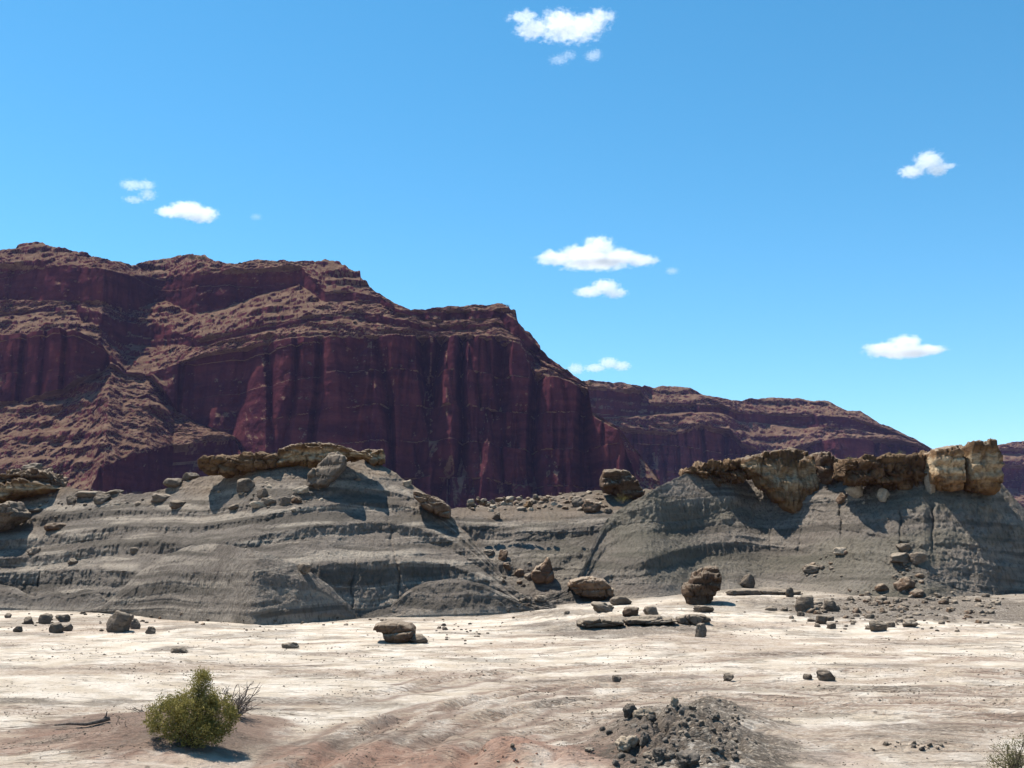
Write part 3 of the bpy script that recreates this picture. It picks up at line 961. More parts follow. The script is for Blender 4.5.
# ------------------------------------------------------------------ haze
HAZE_DENSITY = 0.000033
bm = bmesh.new()
bmesh.ops.create_cube(bm, size=1.0)
me = bpy.data.meshes.new("haze")
bm.to_mesh(me); bm.free()
haze = bpy.data.objects.new("haze", me)
haze.scale = (12000, 12000, 372)
haze.location = (0, 0, 372 / 2 - 40)
COL.objects.link(haze)
t = NT("haze_air")
pv = t.n("ShaderNodeVolumePrincipled")
pv.inputs['Color'].default_value = (0.50, 0.50, 1.0, 1)
pv.inputs['Density'].default_value = HAZE_DENSITY
pv.inputs['Anisotropy'].default_value = 0.0
t.link(pv.outputs[0], t.out.inputs['Volume'])
me.materials.append(t.m)
tag(haze, kind="stuff")

# ------------------------------------------------------------------ rocks
_ico = {}


def ico(sub):
    if sub not in _ico:
        bm = bmesh.new()
        bmesh.ops.create_icosphere(bm, subdivisions=sub, radius=1.0)
        v = np.array([q.co[:] for q in bm.verts])
        f = np.array([[q.index for q in p.verts] for p in bm.faces])
        bm.free()
        _ico[sub] = (v, f)
    return _ico[sub]


def rock_shape(seed, sub=4, planes=10, noise=0.06):
    rs = np.random.RandomState(seed)
    v, f = ico(sub)
    n = rs.normal(size=(planes, 3))
    n /= np.linalg.norm(n, axis=1)[:, None]
    d = rs.uniform(0.5, 0.92, planes)
    n = np.vstack([n, [[0, 0, 1], [0, 0, -1]]])
    d = np.concatenate([d, [0.8, 0.7]])
    dots = v @ n.T
    r = np.where(dots > 0.05, d[None, :] / np.maximum(dots, 0.05), 9)
    r = -np.log(np.exp(-60 * np.minimum(r, 1.3)).sum(1)) / 60
    r = np.minimum(r, 1.05)
    p = v * r[:, None]
    p = p + v * (noise * 2.2 * fbm(p[:, 0] * 2.2, p[:, 1] * 2.2, p[:, 2] * 2.2, 4, seed % 50))[:, None]
    p = p + v * (noise * 0.7 * fbm(p[:, 0] * 9, p[:, 1] * 9, p[:, 2] * 9, 2, seed % 47))[:, None]
    f1, f2, ci = worley(p[:, 0] * 1.6, p[:, 1] * 1.6, p[:, 2] * 2.2, seed % 31)
    p = p + v * (noise * (1.6 * (ci - .5) - 1.5 * sstep(.12, 0.0, f2 - f1)))[:, None]
    mn, mx = p.min(0), p.max(0)
    p = (p - (mn + mx) / 2) / ((mx - mn) / 2)
    return p, f


def rock(name, px, base, w, h, mat, label, seed, depth=0.9, group=None, cat="rock", sub=4, rotx=0.0, rotz=None, sink=0.24, Y=None, planes=9, noise=.045):
    """boulder whose outline is about w x h photo pixels with its base on row `base`"""
    if Y is None:
        x, y, z = surf_hit(px, base)
    else:
        x, y, z = at(px, base, Y)
    hw, hh = w * y / F / 2, h * y / F / 2
    p, f = rock_shape(seed, sub, planes, noise)
    V = p * np.array([hw, hw * depth, hh * (1 + sink / 2)])
    V[:, 2] += hh * (1 - sink)
    if rotx:
        c, s = math.cos(rotx), math.sin(rotx)
        xx = V[:, 0] * c - V[:, 2] * s
        zz = V[:, 0] * s + V[:, 2] * c
        V[:, 0], V[:, 2] = xx, zz
    o = mesh_from(name, V, None, f, mat, True)
    o.location = (x, y + hw * depth * 0.3, z)
    return tag(o, label, cat, group)


def outline_rock(name, top, bot, Y, depth, mat, label, seed, cat="rock", group=None, amp=0.12, power=0.42, yoff=0.0, ring=72, parent=None,
                 lump=1.0, lean=0.0, taper=0.05):
    """solid rock given its upper and lower outline; `depth` is its half thickness, Y the distance of its middle"""
    x0, x1 = top[0][0], top[-1][0]
    n = int(max(30, (x1 - x0) * 1.8))
    t = np.linspace(0, 1, n)
    px = x0 + t * (x1 - x0)
    tp = np.interp(px, [q[0] for q in top], [q[1] for q in top])
    bt = np.interp(px, [q[0] for q in bot], [q[1] for q in bot])
    a, et = px2ae(px, tp)
    _, eb = px2ae(px, bt)
    X = a * Y
    zt, zb = CZ + et * Y, CZ + eb * Y
    edge = np.minimum(t, 1 - t) / taper
    tap = np.sqrt(np.clip(1 - (1 - np.clip(edge, 0, 1)) ** 2, 0.0004, 1))
    th = np.linspace(0, 2 * math.pi, 4001)
    sg = lambda q: np.sign(q) * np.abs(q) ** power
    C, S = -sg(np.cos(th)), sg(np.sin(th))
    arc = np.concatenate([[0], np.cumsum(np.hypot(np.diff(C), np.diff(S)))])
    want = np.linspace(0, arc[-1], ring, endpoint=False)
    C, S = np.interp(want, arc, C), np.interp(want, arc, S)
    hh = ((zt - zb) / 2)[:, None]
    mid = ((zt + zb) / 2)[:, None]
    dp = np.asarray(depth) * np.ones(n)
    Xg = X[:, None] + 0 * C[None, :]
    Yg = Y + yoff + (dp * tap)[:, None] * C[None, :] + lean * (S[None, :] * hh)
    Zg = mid + (hh * (0.35 + 0.65 * tap[:, None])) * S[None, :]
    sc = 1.0 / lump
    nz = fbm(Xg * 0.9 * sc, Yg * 0.9 * sc, Zg * 1.1 * sc, 4, seed) * 0.8 + 0.2 * ridged(Xg * 1.1 * sc, Yg * 1.1 * sc, Zg * 0.4 * sc, 3, seed + 5)
    bed = 1.1 * sstep(-.1, .1, perlin(Xg * 0.2, 0, Zg * 2.4 * sc, seed + 8)) - .4
    f1, f2, ci = worley(Xg * 0.7 * sc, Yg * 0.5 * sc, Zg * 1.9 * sc, seed)
    g1, g2, cj = worley(Xg * 2.4 * sc, Yg * 2.0 * sc, Zg * 3.0 * sc, seed + 3)
    blk = 2.2 * (ci - .5) - 1.6 * sstep(.10, 0.0, f2 - f1) + 0.7 * (cj - .5) - 0.5 * sstep(.12, 0, g2 - g1)
    k = 1.15 * amp * (nz + bed + blk) * (0.3 + 0.7 * tap[:, None])
    Yg = Yg + k * C[None, :]
    Zg = Zg + 0.7 * k * S[None, :]
    Xg = Xg + 0.6 * amp * fbm(Xg * 1.3 * sc, Yg * 1.3 * sc, Zg * 1.3 * sc, 3, seed + 11)
    up = np.clip((Zg - zb[:, None]) / np.maximum(1e-3, (zt - zb)[:, None]), 0, 1)
    org = np.array([Xg.mean(), Y + yoff, zb.min()])
    V = np.stack([Xg, Yg, Zg], -1).reshape(-1, 3) - org
    c0, c1 = V[:ring].mean(0), V[-ring:].mean(0)
    m = len(V)
    V = np.vstack([V, c0, c1])
    j = np.arange(ring)
    t0 = np.stack([np.full(ring, m), (j + 1) % ring, j], -1)
    b = (n - 1) * ring
    t1 = np.stack([np.full(ring, m + 1), b + j, b + (j + 1) % ring], -1)
    q = grid_quads(n, ring, wrap=True)
    upv = np.append(up.ravel(), [up[0].mean(), up[-1].mean()])
    o = mesh_from(name, V, q, np.vstack([t0, t1]), mat, True, {'up': upv}, parent)
    o.location = org
    if label:
        tag(o, label, cat, group)
    return o


# caprock along the right hill
yR = surf_hit(790, 520)[1]
yR1 = surf_hit(790, 500)[1]
outline_rock("caprock", [(742, 462), (752, 456), (770, 452), (790, 450), (806, 451), (814, 455), (822, 466), (828, 474)],
             [(742, 468), (752, 478), (765, 495), (780, 508), (790, 515), (800, 508), (814, 496), (828, 484)],
             yR1, 1.2, M_CAP, "large cream faced caprock wedge narrowing downwards on the right grey hill", 3, "rock outcrop", yoff=0.35, amp=.15, lean=0.22)
outline_rock("caprock", [(812, 455), (820, 456), (830, 466), (842, 470)], [(812, 474), (820, 486), (830, 488), (842, 482)],
             yR1, 1.5, M_BROWN, "dark overhanging rock at the right flank of the cream wedge", 4, "rock outcrop", yoff=-0.6, amp=.2, lean=-.3)
outline_rock("caprock", [(682, 472), (690, 469), (706, 466), (716, 465), (730, 463), (745, 458)],
             [(682, 477), (690, 480), (706, 478), (716, 486), (730, 477), (745, 479)],
             surf_hit(715, 478)[1], 0.9, M_CAPDARK, "low brown notched caprock strip left of the big cream wedge", 5, "rock outcrop", yoff=.2, amp=.3, lump=.6)
outline_rock("caprock", [(838, 466), (848, 460), (862, 461), (880, 459), (896, 457), (910, 455), (931, 451)],
             [(838, 476), (848, 480), (862, 486), (880, 482), (896, 491), (910, 490), (931, 492)],
             surf_hit(885, 495)[1], 1.3, M_CAPDARK, "long dark brown caprock wall between the cream wedge and the tall end block", 7, "rock outcrop", yoff=.45, amp=.26, lump=.8, lean=-.15)
yT = surf_hit(955, 492)[1]
outline_rock("caprock", [(926, 451), (935, 449), (945, 448), (957, 446)], [(926, 480), (935, 488), (945, 491), (957, 489)],
             yT, 1.5, M_CAP, "tall ochre caprock block with cracked right side, second from the hill's right end", 9, "rock outcrop", yoff=.2, amp=.12, lean=-.1, taper=.05)
outline_rock("caprock", [(959, 446), (968, 443), (975, 441), (984, 441), (989, 449), (992, 462)], [(959, 488), (968, 492), (978, 493), (986, 494), (991, 486), (994, 470)],
             yT, 1.7, M_CAP, "tall ochre caprock block with dark top at the right end of the grey hill", 10, "rock outcrop", yoff=-.1, amp=.14, lean=-.15, taper=.06)
# pale lumps under the brown caprock wall
for i, (x, b, w, h, lb) in enumerate([(857, 497, 22, 15, "pale lumpy rock under the left end of the dark caprock wall"),
                                      (885, 500, 16, 13, "pale lumpy rock under the middle of the dark caprock wall"),
                                      (931, 492, 10, 22, "narrow pale upright rock left of the tall caprock blocks"),
                                      (843, 502, 12, 10, "brown lump at the lower right edge of the cream wedge")]):
    rock("outcrop_lump", x, b, w, h, M_PALE if i < 3 else M_BROWN, lb, 300 + i, .9, None, "rock outcrop")

# caprock along the left hill
yL = surf_hit(240, 480)[1]
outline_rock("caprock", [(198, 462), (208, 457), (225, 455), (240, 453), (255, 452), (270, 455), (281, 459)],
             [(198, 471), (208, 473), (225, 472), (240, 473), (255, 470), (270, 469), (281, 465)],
             yL, 1.35, M_CAPDARK, "long ochre slab with shaded underside, left of the two on the left grey hill", 21, "rock outcrop", yoff=.5, amp=.15, lean=-.3)  # ochre slab lying in shadow: its shade is put into the darker rock colour
outline_rock("caprock", [(268, 458), (285, 452), (300, 446), (315, 444), (330, 444), (345, 447), (358, 452), (372, 455)],
             [(268, 466), (285, 467), (300, 466), (315, 468), (330, 467), (345, 462), (358, 459), (372, 459)],
             surf_hit(320, 469)[1], 1.2, M_CAP, "arched ochre slab at the very top of the left grey hill", 23, "rock outcrop", yoff=0.1, amp=.15, lean=-.3)
outline_rock("rock_slab", [(308, 478), (318, 464), (328, 454), (338, 452), (346, 455)], [(308, 488), (318, 489), (328, 488), (338, 478), (346, 466)],
             surf_hit(325, 487)[1], 0.9, M_GREYROCK, "big leaning grey slab below the arched ochre slab", 25, "rock", yoff=.1, amp=.07, lump=1.5, lean=.4)
outline_rock("rock", [(362, 452), (372, 450), (381, 451), (385, 453)], [(362, 458), (372, 464), (381, 465), (385, 461)],
             surf_hit(374, 464)[1], 0.6, M_CAP, "small ochre knob rock right of the arched slab on the left hill", 27, "rock", amp=.1)
outline_rock("rock_slab", [(414, 492), (424, 494), (440, 499), (451, 508)], [(414, 497), (424, 507), (440, 515), (451, 517)],
             surf_hit(433, 512)[1], 0.9, M_BROWN, "tilted brown slab on the right shoulder of the left grey hill", 29, "rock", yoff=-.2, amp=.08)
# far left outcrop
yO = surf_hit(30, 498)[1]
outline_rock("rock_ledge", [(-70, 474), (-20, 474), (0, 475), (25, 471), (38, 470), (52, 476), (60, 482)], [(-70, 486), (-20, 486), (0, 486), (25, 483), (38, 484), (52, 485), (60, 486)],
             yO, 1.6, M_BROWN, "dark brown upper ledge of the outcrop at the left edge", 31, "rock outcrop", yoff=.5, amp=.25, lump=.7)
outline_rock("rock_ledge", [(-70, 486), (-20, 485), (0, 485), (30, 481), (50, 483), (64, 488)], [(-70, 506), (-20, 506), (0, 504), (18, 500), (40, 494), (64, 491)],
             yO, 1.6, M_CAP, "pale lower ledge of the outcrop at the left edge", 33, "rock outcrop", yoff=-.3, amp=.12, lean=-.3)
outline_rock("boulder", [(-30, 518), (0, 508), (12, 503), (20, 504), (28, 513)], [(-30, 540), (0, 536), (12, 527), (20, 522), (28, 517)],
             surf_hit(5, 532)[1], 1.2, M_GREYROCK, "big overhanging grey boulder cut by the left edge of the photo", 35, "rock", yoff=-.5, amp=.12, lean=-.3)
for i, (x, b, w, h, lb) in enumerate([
    (38, 482, 11, 12, "upright pale block standing on the left edge outcrop"), (31, 471, 18, 9, "dark cap stone on top of the left edge outcrop"),
    (70, 505, 10, 11, "round grey stone alone right of the left edge outcrop"), (86, 497, 24, 7, "flat pale slab beside a wedge on the left hill's crest"),
    (101, 503, 18, 10, "dark wedge rock on the left hill's low crest"), (112, 494, 20, 5, "thin dark slab at the end of the left crest ledge"),
    (35, 512, 18, 5, "thin flat stone right of the overhanging grey boulder"),
    (160, 501, 22, 8, "dark flat slab left of the ochre slabs, upper one"), (178, 508, 18, 9, "dark flat slab left of the ochre slabs, lower one"),
    (172, 488, 20, 11, "rounded rock where the crest starts to climb"), (190, 480, 18, 8, "rock touching the left end of the ochre slab"),
    (33, 554, 14, 7, "brown stone on the lower left grey slope"), (134, 553, 10, 6, "dark stone on the bench above the front dome"),
    (55, 531, 26, 9, "flat half buried slab on the far left slope"),
    (245, 491, 20, 14, "grey boulder with split face under the left ochre slab"), (262, 497, 12, 10, "dark stone right of the split boulder"),
    (268, 505, 16, 8, "dark angular stone in the row on the upper bench, left"), (258, 507, 18, 6, "flat pale stone in the row on the upper bench"),
    (285, 505, 12, 9, "dark angular stone in the row on the upper bench, middle"), (296, 503, 11, 7, "small brown stone at the right end of the bench row"),
    (300, 493, 16, 8, "pale block stone at the foot of the leaning slab"), (316, 489, 12, 7, "dark block stone at the foot of the leaning slab"),
    (357, 481, 8, 4, "tiny grey stone below the crest knob"), (407, 486, 9, 7, "small white rock above the tilted brown slab"),
    (235, 510, 18, 7, "dark flat stone at the left end of the bench row"),
]):
    rock("rock", x, b, w, h, M_GREYROCK if 'grey' in lb or 'dark' in lb or i in (3, 9, 10) else (M_PALE if 'pale' in lb or 'white' in lb else M_BROWN), lb, 400 + i, .85)

# boulders at the foot of the hills
bx = surf_hit(702, 603)
outline_rock("boulder", [(682, 588), (687, 583), (693, 575), (700, 569), (710, 567), (717, 569), (720, 576)],
             [(682, 593), (687, 604), (693, 609), (700, 609), (710, 600), (717, 590), (720, 582)],
             bx[1], 0.95, M_BROWN, "large brown boulder with narrow base, biggest on the pale flat", 51, "boulder", amp=.10, power=.7, lump=.7, taper=.12)
outline_rock("boulder", [(568, 583), (580, 579), (592, 578), (604, 582), (613, 589)], [(568, 588), (580, 595), (592, 598), (604, 599), (613, 595)],
             surf_hit(590, 597)[1], 1.3, M_BROWN, "broad flat topped brown boulder in the hollow between the hills", 53, "boulder", amp=.10, lean=-.3)
outline_rock("boulder", [(531, 574), (536, 566), (543, 563), (548, 556), (551, 562), (554, 576)], [(531, 578), (536, 583), (543, 584), (548, 583), (551, 582), (554, 578)],
             surf_hit(543, 582)[1], 0.6, M_BROWN, "sharp pointed brown rock right of the left hill's foot", 55, "rock", amp=.06, power=.8)
outline_rock("boulder", [(374, 626), (382, 623), (395, 622), (410, 624), (415, 628)], [(374, 630), (382, 634), (388, 640), (395, 642), (406, 641), (415, 635)],
             ground_hit(395, 641)[1], 0.75, M_BROWN, "flat topped brown mushroom shaped rock on the white flat", 57, "rock", amp=.06, power=.6)
outline_rock("boulder", [(600, 478), (604, 472), (612, 470), (622, 472), (633, 477), (640, 487), (643, 494)], [(600, 486), (604, 492), (612, 495), (622, 499), (633, 500), (640, 498), (643, 496)],
             surf_hit(620, 499)[1], 1.4, M_BROWN, "dark brown wedge boulder on the skyline of the saddle", 59, "boulder", amp=.14, power=.7, lean=-.2)
rock("rock", 418, 643, 20, 9, M_GREYROCK, "small grey block touching the mushroom shaped rock", 60)
for i, (x, b, w, h, m, lb) in enumerate([
    (118, 632, 24, 22, 'g', "biggest grey boulder in the cluster at the left hill's foot"), (135, 629, 10, 11, 'd', "dark round stone right of the biggest left cluster boulder"),
    (127, 622, 12, 8, 'd', "dark stone behind the biggest left cluster boulder"), (45, 624, 14, 11, 'g', "round grey boulder in the far left stone group"),
    (61, 622, 15, 8, 'g', "blocky grey boulder in the far left stone group"), (55, 633, 14, 10, 'g', "front dark boulder of the far left stone group"),
    (67, 631, 10, 8, 'g', "small grey stone right of the far left group's front boulder"), (28, 624, 11, 8, 'g', "small grey stone left of the far left group"),
    (17, 632, 9, 6, 'g', "lone grey stone nearest the left edge on the flat"), (8, 618, 7, 5, 'g', "tiny grey stone at the foot of the far left slope"),
    (179, 653, 17, 6, 'd', "flat dark stone alone on the white flat left"), (150, 634, 10, 8, 'd', "dark stone beginning the grey streak at the left hill's foot"),
    (603, 613, 24, 11, 'g', "grey tilted slab before the flat topped brown boulder"), (621, 605, 22, 9, 'g', "grey wedge slab right of the tilted slab"),
    (631, 618, 17, 10, 'b', "brown block on the dark ledge, left one"), (651, 617, 15, 11, 'g', "grey block on the dark ledge, right one"),
    (701, 637, 12, 14, 'g', "grey stone standing alone below the large brown boulder"), (704, 612, 20, 7, 'g', "flat grey stone in the large brown boulder's shadow"),
    (827, 681, 17, 12, 'd', "dark rounded stone on the white flat right"), (808, 680, 9, 6, 'd', "small dark stone left of the dark rounded one"),
    (729, 681, 10, 8, 'd', "dark stone on the pale flat above the rubble pile"), (617, 682, 9, 7, 'd', "dark pointed stone left of centre on the pale flat"),
    (878, 631, 19, 11, 'd', "dark wedge stone at the lower edge of the right rubble strip"), (910, 627, 16, 8, 'd', "dark flat stone right of the dark wedge in the rubble"),
    (806, 612, 19, 17, 'd', "dark cone shaped rock in the right rubble strip"), (832, 611, 17, 12, 'd', "dark brown boulder right of the cone shaped rock"),
    (822, 624, 12, 9, 'd', "dark broken stone below the dark brown boulder"), (832, 629, 9, 6, 'd', "small dark stone under the dark broken stone"),
    (748, 588, 15, 15, 'g', "upright dark grey rock right of the large brown boulder"), (790, 597, 9, 10, 'g', "upright grey stone left of the cone shaped rock"),
    (814, 572, 21, 8, 'd', "dark brown slab on the lower right slope"), (841, 555, 15, 8, 'p', "pale flat slab on the slope below the cream wedge"),
    (906, 590, 22, 14, 'b', "brown boulder on the gravel chute of the right slope"), (918, 597, 16, 9, 'b', "long brown stone under the chute boulder"),
    (883, 590, 14, 7, 'b', "brown stone left of the chute boulder"), (902, 562, 24, 10, 'g', "broken grey ledge stone in the chute, left"),
    (919, 563, 16, 11, 'g', "broken grey ledge stone in the chute, right"), (904, 551, 14, 8, 'g', "topmost grey stone of the chute"),
    (592, 512, 20, 14, 'b', "largest brown boulder in the saddle rubble"), (578, 507, 13, 12, 'd', "dark stone left of the largest saddle boulder"),
    (528, 508, 9, 8, 'o', "orange stone on the saddle's pale rubble"), (496, 519, 9, 8, 'g', "grey round stone at the left of the saddle"),
    (489, 556, 12, 7, 'g', "flat stone at the head of the stone stream beside the left hill"), (503, 560, 10, 11, 'b', "brown stone second in the stone stream"),
    (507, 569, 8, 7, 'b', "brown stone third in the stone stream"), (519, 577, 11, 9, 'b', "brown stone fourth in the stone stream"),
    (528, 580, 8, 7, 'g', "grey stone at the lower end of the stone stream"), (541, 601, 14, 6, 'd', "flat dark stone on the hollow's pale floor"),
    (567, 616, 6, 4, 'd', "tiny dark stone below the hollow's pale floor"), (72, 564, 12, 6, 'd', "dark lump in the riser of the far left slope"),
    (303, 573, 16, 10, 'd', "dark lump in the riser right of the front dome"),
    (290, 648, 18, 6, 'd', "low dark stones alone on the white flat"), (445, 630, 6, 4, 'd', "tiny dark stone right of the mushroom rock"),
]):
    m_ = {'g': M_GREYROCK, 'd': M_GREYROCK, 'b': M_BROWN, 'p': M_PALE, 'o': M_CAP}[m]
    rock("rock", x, b, w, h, m_, lb, 500 + i, .9)
# dark ledge strip
for i, (x0, x1, y, lb) in enumerate([(577, 624, 621, "low dark rock ledge on the flat, left piece"), (624, 676, 618, "low dark rock ledge on the flat, middle piece"),
                                     (676, 709, 617, "low dark rock ledge on the flat, right piece")]):
    xm = (x0 + x1) / 2
    outline_rock("rock_ledge", [(x0, y + 1), (x0 + 10, y - 1), (xm, y - 1.5), (x1 - 6, y - 1), (x1, y + 1)], [(x0, y + 4), (x0 + 10, y + 5), (xm, y + 6), (x1 - 6, y + 5), (x1, y + 4)],
                 ground_hit(xm, y + 5)[1], 0.8, M_GREYROCK, lb, 70 + i, "rock ledge", amp=.08)
outline_rock("rock_ledge", [(726, 591), (745, 590), (770, 590), (800, 591)], [(726, 594), (745, 594), (770, 595), (800, 595)],
             surf_hit(760, 594)[1], 0.6, M_GREYROCK, "thin grey rock ledge right of the large brown boulder", 77, "rock ledge", amp=.06)

# scattered stones: a few shapes, copied one by one
SHAPES = {}
for key, mat in (('grey', M_GREYROCK), ('brown', M_BROWN), ('dark', M_DARK), ('pale', M_PALE), ('red', M_REDCLOD)):
    lst = []
    for k in range(5):
        p, f = rock_shape(900 + k * 7, 3, 11, 0.07)
        o = mesh_from("stone", p, None, f, mat, True)
        lst.append(o)
    SHAPES[key] = lst
_used = set()


def stone(key, pos, size, label, group, flat=0.75, name="stone", cat="stone"):
    proto = random.choice(SHAPES[key])
    o = proto.copy()
    COL.objects.link(o)
    o.name = name
    o.location = pos
    o.scale = (size * random.uniform(.8, 1.2), size * random.uniform(.7, 1.1), size * flat * random.uniform(.75, 1.2))
    o.rotation_euler = (random.uniform(-.3, .3), random.uniform(-.3, .3), random.uniform(0, 6.28))
    return tag(o, label, cat, group)


PENDING = []


def scatter(n, region, keys, smin, smax, label, group, name="stone", cat="stone", flat=.75, power=2.2):
    """region(): random photo position; sizes in photo pixels, small ones more common"""
    for _ in range(n):
        px, py = region()
        x, y, z = surf_hit(px, py)
        q = smin + (smax - smin) * random.random() ** power
        sz = q * y / F / 2
        PENDING.append((q, random.choice(keys), (x, y, z + sz * 0.12), sz, label, group, flat, name, cat))


def place_pending(limit=285):
    """the largest stones become objects of their own, the countless rest one rubble mesh"""
    PENDING.sort(key=lambda p: -p[0])
    small, cnt = [], {}
    for p in PENDING:
        cnt[p[7]] = cnt.get(p[7], 0) + 1
        if cnt[p[7]] <= limit:
            stone(*p[1:])
        else:
            small.append(p)
    if not small:
        return
    v, f = rock_shape(4321, 2, 9, 0.06)
    rs = np.random.RandomState(8)
    V = []
    for p in small:
        sc = p[3] * np.array([rs.uniform(.8, 1.2), rs.uniform(.7, 1.1), p[6] * rs.uniform(.75, 1.2)])
        an = rs.uniform(0, 6.28)
        w = v * sc
        V.append(np.stack([w[:, 0] * math.cos(an) - w[:, 1] * math.sin(an), w[:, 0] * math.sin(an) + w[:, 1] * math.cos(an), w[:, 2]], -1) + np.array(p[2]))
    T = (f[None] + (np.arange(len(small)) * len(v))[:, None, None]).reshape(-1, 3)
    tag(mesh_from("rubble", np.vstack(V), None, T, M_GREYROCK, True), kind="stuff")


def tri(a, b, m):
    return random.triangular(a, b, m)


scatter(330, lambda: (tri(765, 1030, 890), tri(590, 634, 607)), ['grey', 'grey', 'brown'], 1.8, 11,
        "small weathered stone in the rubble strip along the right hill's foot", "stones of the right rubble strip")
scatter(30, lambda: (tri(885, 925, 903), tri(545, 595, 580)), ['grey', 'brown'], 3, 9,
        "small stone in the gravel chute on the right slope", "stones of the right slope chute")
scatter(190, lambda: (lambda x: (x, tri(497 - (x - 480) * 0.07, 514, 503)))(random.uniform(470, 612)), ['grey', 'brown', 'brown', 'grey', 'pale'], 1.8, 10,
        "small rubble stone strewn on top of the saddle", "stones of the saddle rubble")
scatter(26, lambda: (tri(205, 330, 270), tri(478, 512, 500)), ['grey', 'pale'], 2.5, 7,
        "small stone on the upper bench below the left ochre slabs", "stones of the left upper bench")
scatter(26, lambda: (tri(0, 165, 60), tri(488, 530, 500)), ['grey', 'pale'], 2.5, 7,
        "small stone on the upper slope at the far left", "stones of the far left slope")
scatter(18, lambda: (tri(800, 860, 830), tri(548, 592, 570)), ['grey', 'brown'], 3, 8,
        "small stone below the cream caprock wedge", "stones below the cream wedge")
scatter(24, lambda: (tri(480, 560, 520), tri(560, 628, 600)), ['grey', 'brown'], 2.5, 7,
        "small stone at the mouth of the hollow between the hills", "stones of the hollow")
scatter(24, lambda: (tri(740, 925, 850), tri(460, 505, 490)), ['pale', 'brown'], 3, 8,
        "small broken stone under the right hill's caprock", "stones under the right caprock")
scatter(22, lambda: (tri(420, 500, 460), tri(620, 648, 634)), ['grey', 'brown'], 2, 5,
        "small dark stone on the grey fan right of the mushroom rock", "stones of the grey fan")
scatter(16, lambda: (tri(0, 150, 50), tri(612, 634, 622)), ['grey'], 2.5, 6,
        "small grey stone around the far left stone group", "stones of the far left foot")

scatter(34, lambda: (lambda x: (x, tri(613, 632, 622)))(random.uniform(135, 480)), ['grey', 'grey', 'brown'], 2, 5.5,
        "small grey stone along the foot of the left grey hill", "stones of the left hill foot")
# rubble pile in the foreground
PL = "dark crumbly clod in the rubble pile at the bottom"
for i, (x, b, w, h, m, lb) in enumerate([
    (630, 732, 22, 20, 'd', "large dark clod at the upper left of the rubble pile"), (645, 733, 24, 14, 'p', "pale rounded stone in the rubble pile, upper one"),
    (628, 752, 24, 18, 'p', "pale leaning stone in the rubble pile, lower one"), (646, 750, 18, 20, 'd', "dark clod between the pale stones and the pile's middle"),
    (662, 727, 22, 14, 'd', "dark clod on the pile's upper edge, left of the pale cube"), (675, 733, 9, 11, 'p', "small pale cube stone near the pile's top"),
    (691, 729, 20, 16, 'g', "grey rounded clod at the pile's top right"), (660, 760, 22, 18, 'd', "tall dark clod at the pile's lower middle"),
    (688, 768, 34, 26, 'd', "biggest dark clod at the bottom of the rubble pile"), (716, 738, 16, 9, 'd', "dark clod where the pile meets the cone shaped heap"),
    (590, 752, 16, 6, 'g', "flat slab lying left of the rubble pile"), (703, 752, 20, 14, 'd', "dark clod right of the pile's biggest clod"),
]):
    rock("rubble_clod" if m != 'p' else "rock", x, b, w * (.66 if m != 'p' else 1), h * (.66 if m != 'p' else .9), {'d': M_DARK, 'g': M_GREYROCK, 'p': M_PALE}[m], lb, 700 + i, .9, None, "clod" if m != 'p' else "stone", noise=.10)


def pile_pos():
    while True:
        x, y = random.gauss(680, 34), random.gauss(748, 13)
        if 600 < x < 760 and 716 < y < 775:
            return x, y


scatter(235, pile_pos, ['dark', 'dark', 'dark', 'grey'], 2.5, 9.5, PL, "clods of the rubble pile", "rubble_clod", "clod", .85, 1.6)
scatter(30, lambda: (tri(680, 770, 716), tri(715, 740, 728)), ['dark', 'grey'], 2, 7,
        "small dark clod on the cone shaped heap behind the pile", "clods of the cone heap", "rubble_clod", "clod", .85)
scatter(14, lambda: (tri(465, 570, 515), tri(748, 772, 758)), ['red', 'red', 'grey'], 2.5, 6,
        "small reddish clod on the red soil hump at the bottom", "clods of the red hump", "soil_clod", "clod", .8)
scatter(24, lambda: (tri(850, 960, 905), tri(738, 756, 746)), ['grey', 'dark'], 2, 7,
        "small dark clod in the low rough patch at the lower right", "clods of the lower right patch", "soil_clod", "clod", .8)

place_pending()
for lst in SHAPES.values():
    for o in lst:
        bpy.data.objects.remove(o)


# loose gravel over the flat: far too many to count
def build_gravel():
    p, f = rock_shape(1234, 1, 8, 0.05)
    rs = np.random.RandomState(5)
    n = 70000
    py = 600 + 168 * rs.rand(n) ** 0.8
    px = rs.uniform(-60, 1084, n)
    a, e = px2ae(px, py)
    Y = -CZ / e
    Y = np.minimum(Y, 66)
    X = a * Y
    d = fbm(X * 0.35, Y * 0.5, 0, 4, 71)
    keep = (d > rs.uniform(-0.15, 0.7, n))
    X, Y = X[keep], Y[keep]
    Z = ground_z(X, Y)
    s = (0.30 + 1.4 * rs.rand(len(X)) ** 7) * Y / F * 0.75
    ang = rs.uniform(0, 6.28, len(X))
    c, sn = np.cos(ang)[:, None], np.sin(ang)[:, None]
    vx = (p[None, :, 0] * c - p[None, :, 1] * sn) * s[:, None] + X[:, None]
    vy = (p[None, :, 0] * sn + p[None, :, 1] * c) * s[:, None] + Y[:, None]
    vz = p[None, :, 2] * s[:, None] * .6 + (Z + s * .15)[:, None]
    V = np.stack([vx, vy, vz], -1).reshape(-1, 3)
    T = (f[None] + (np.arange(len(X)) * len(p))[:, None, None]).reshape(-1, 3)
    tag(mesh_from("gravel", V, None, T, M_GREYROCK, True), kind="stuff")


build_gravel()


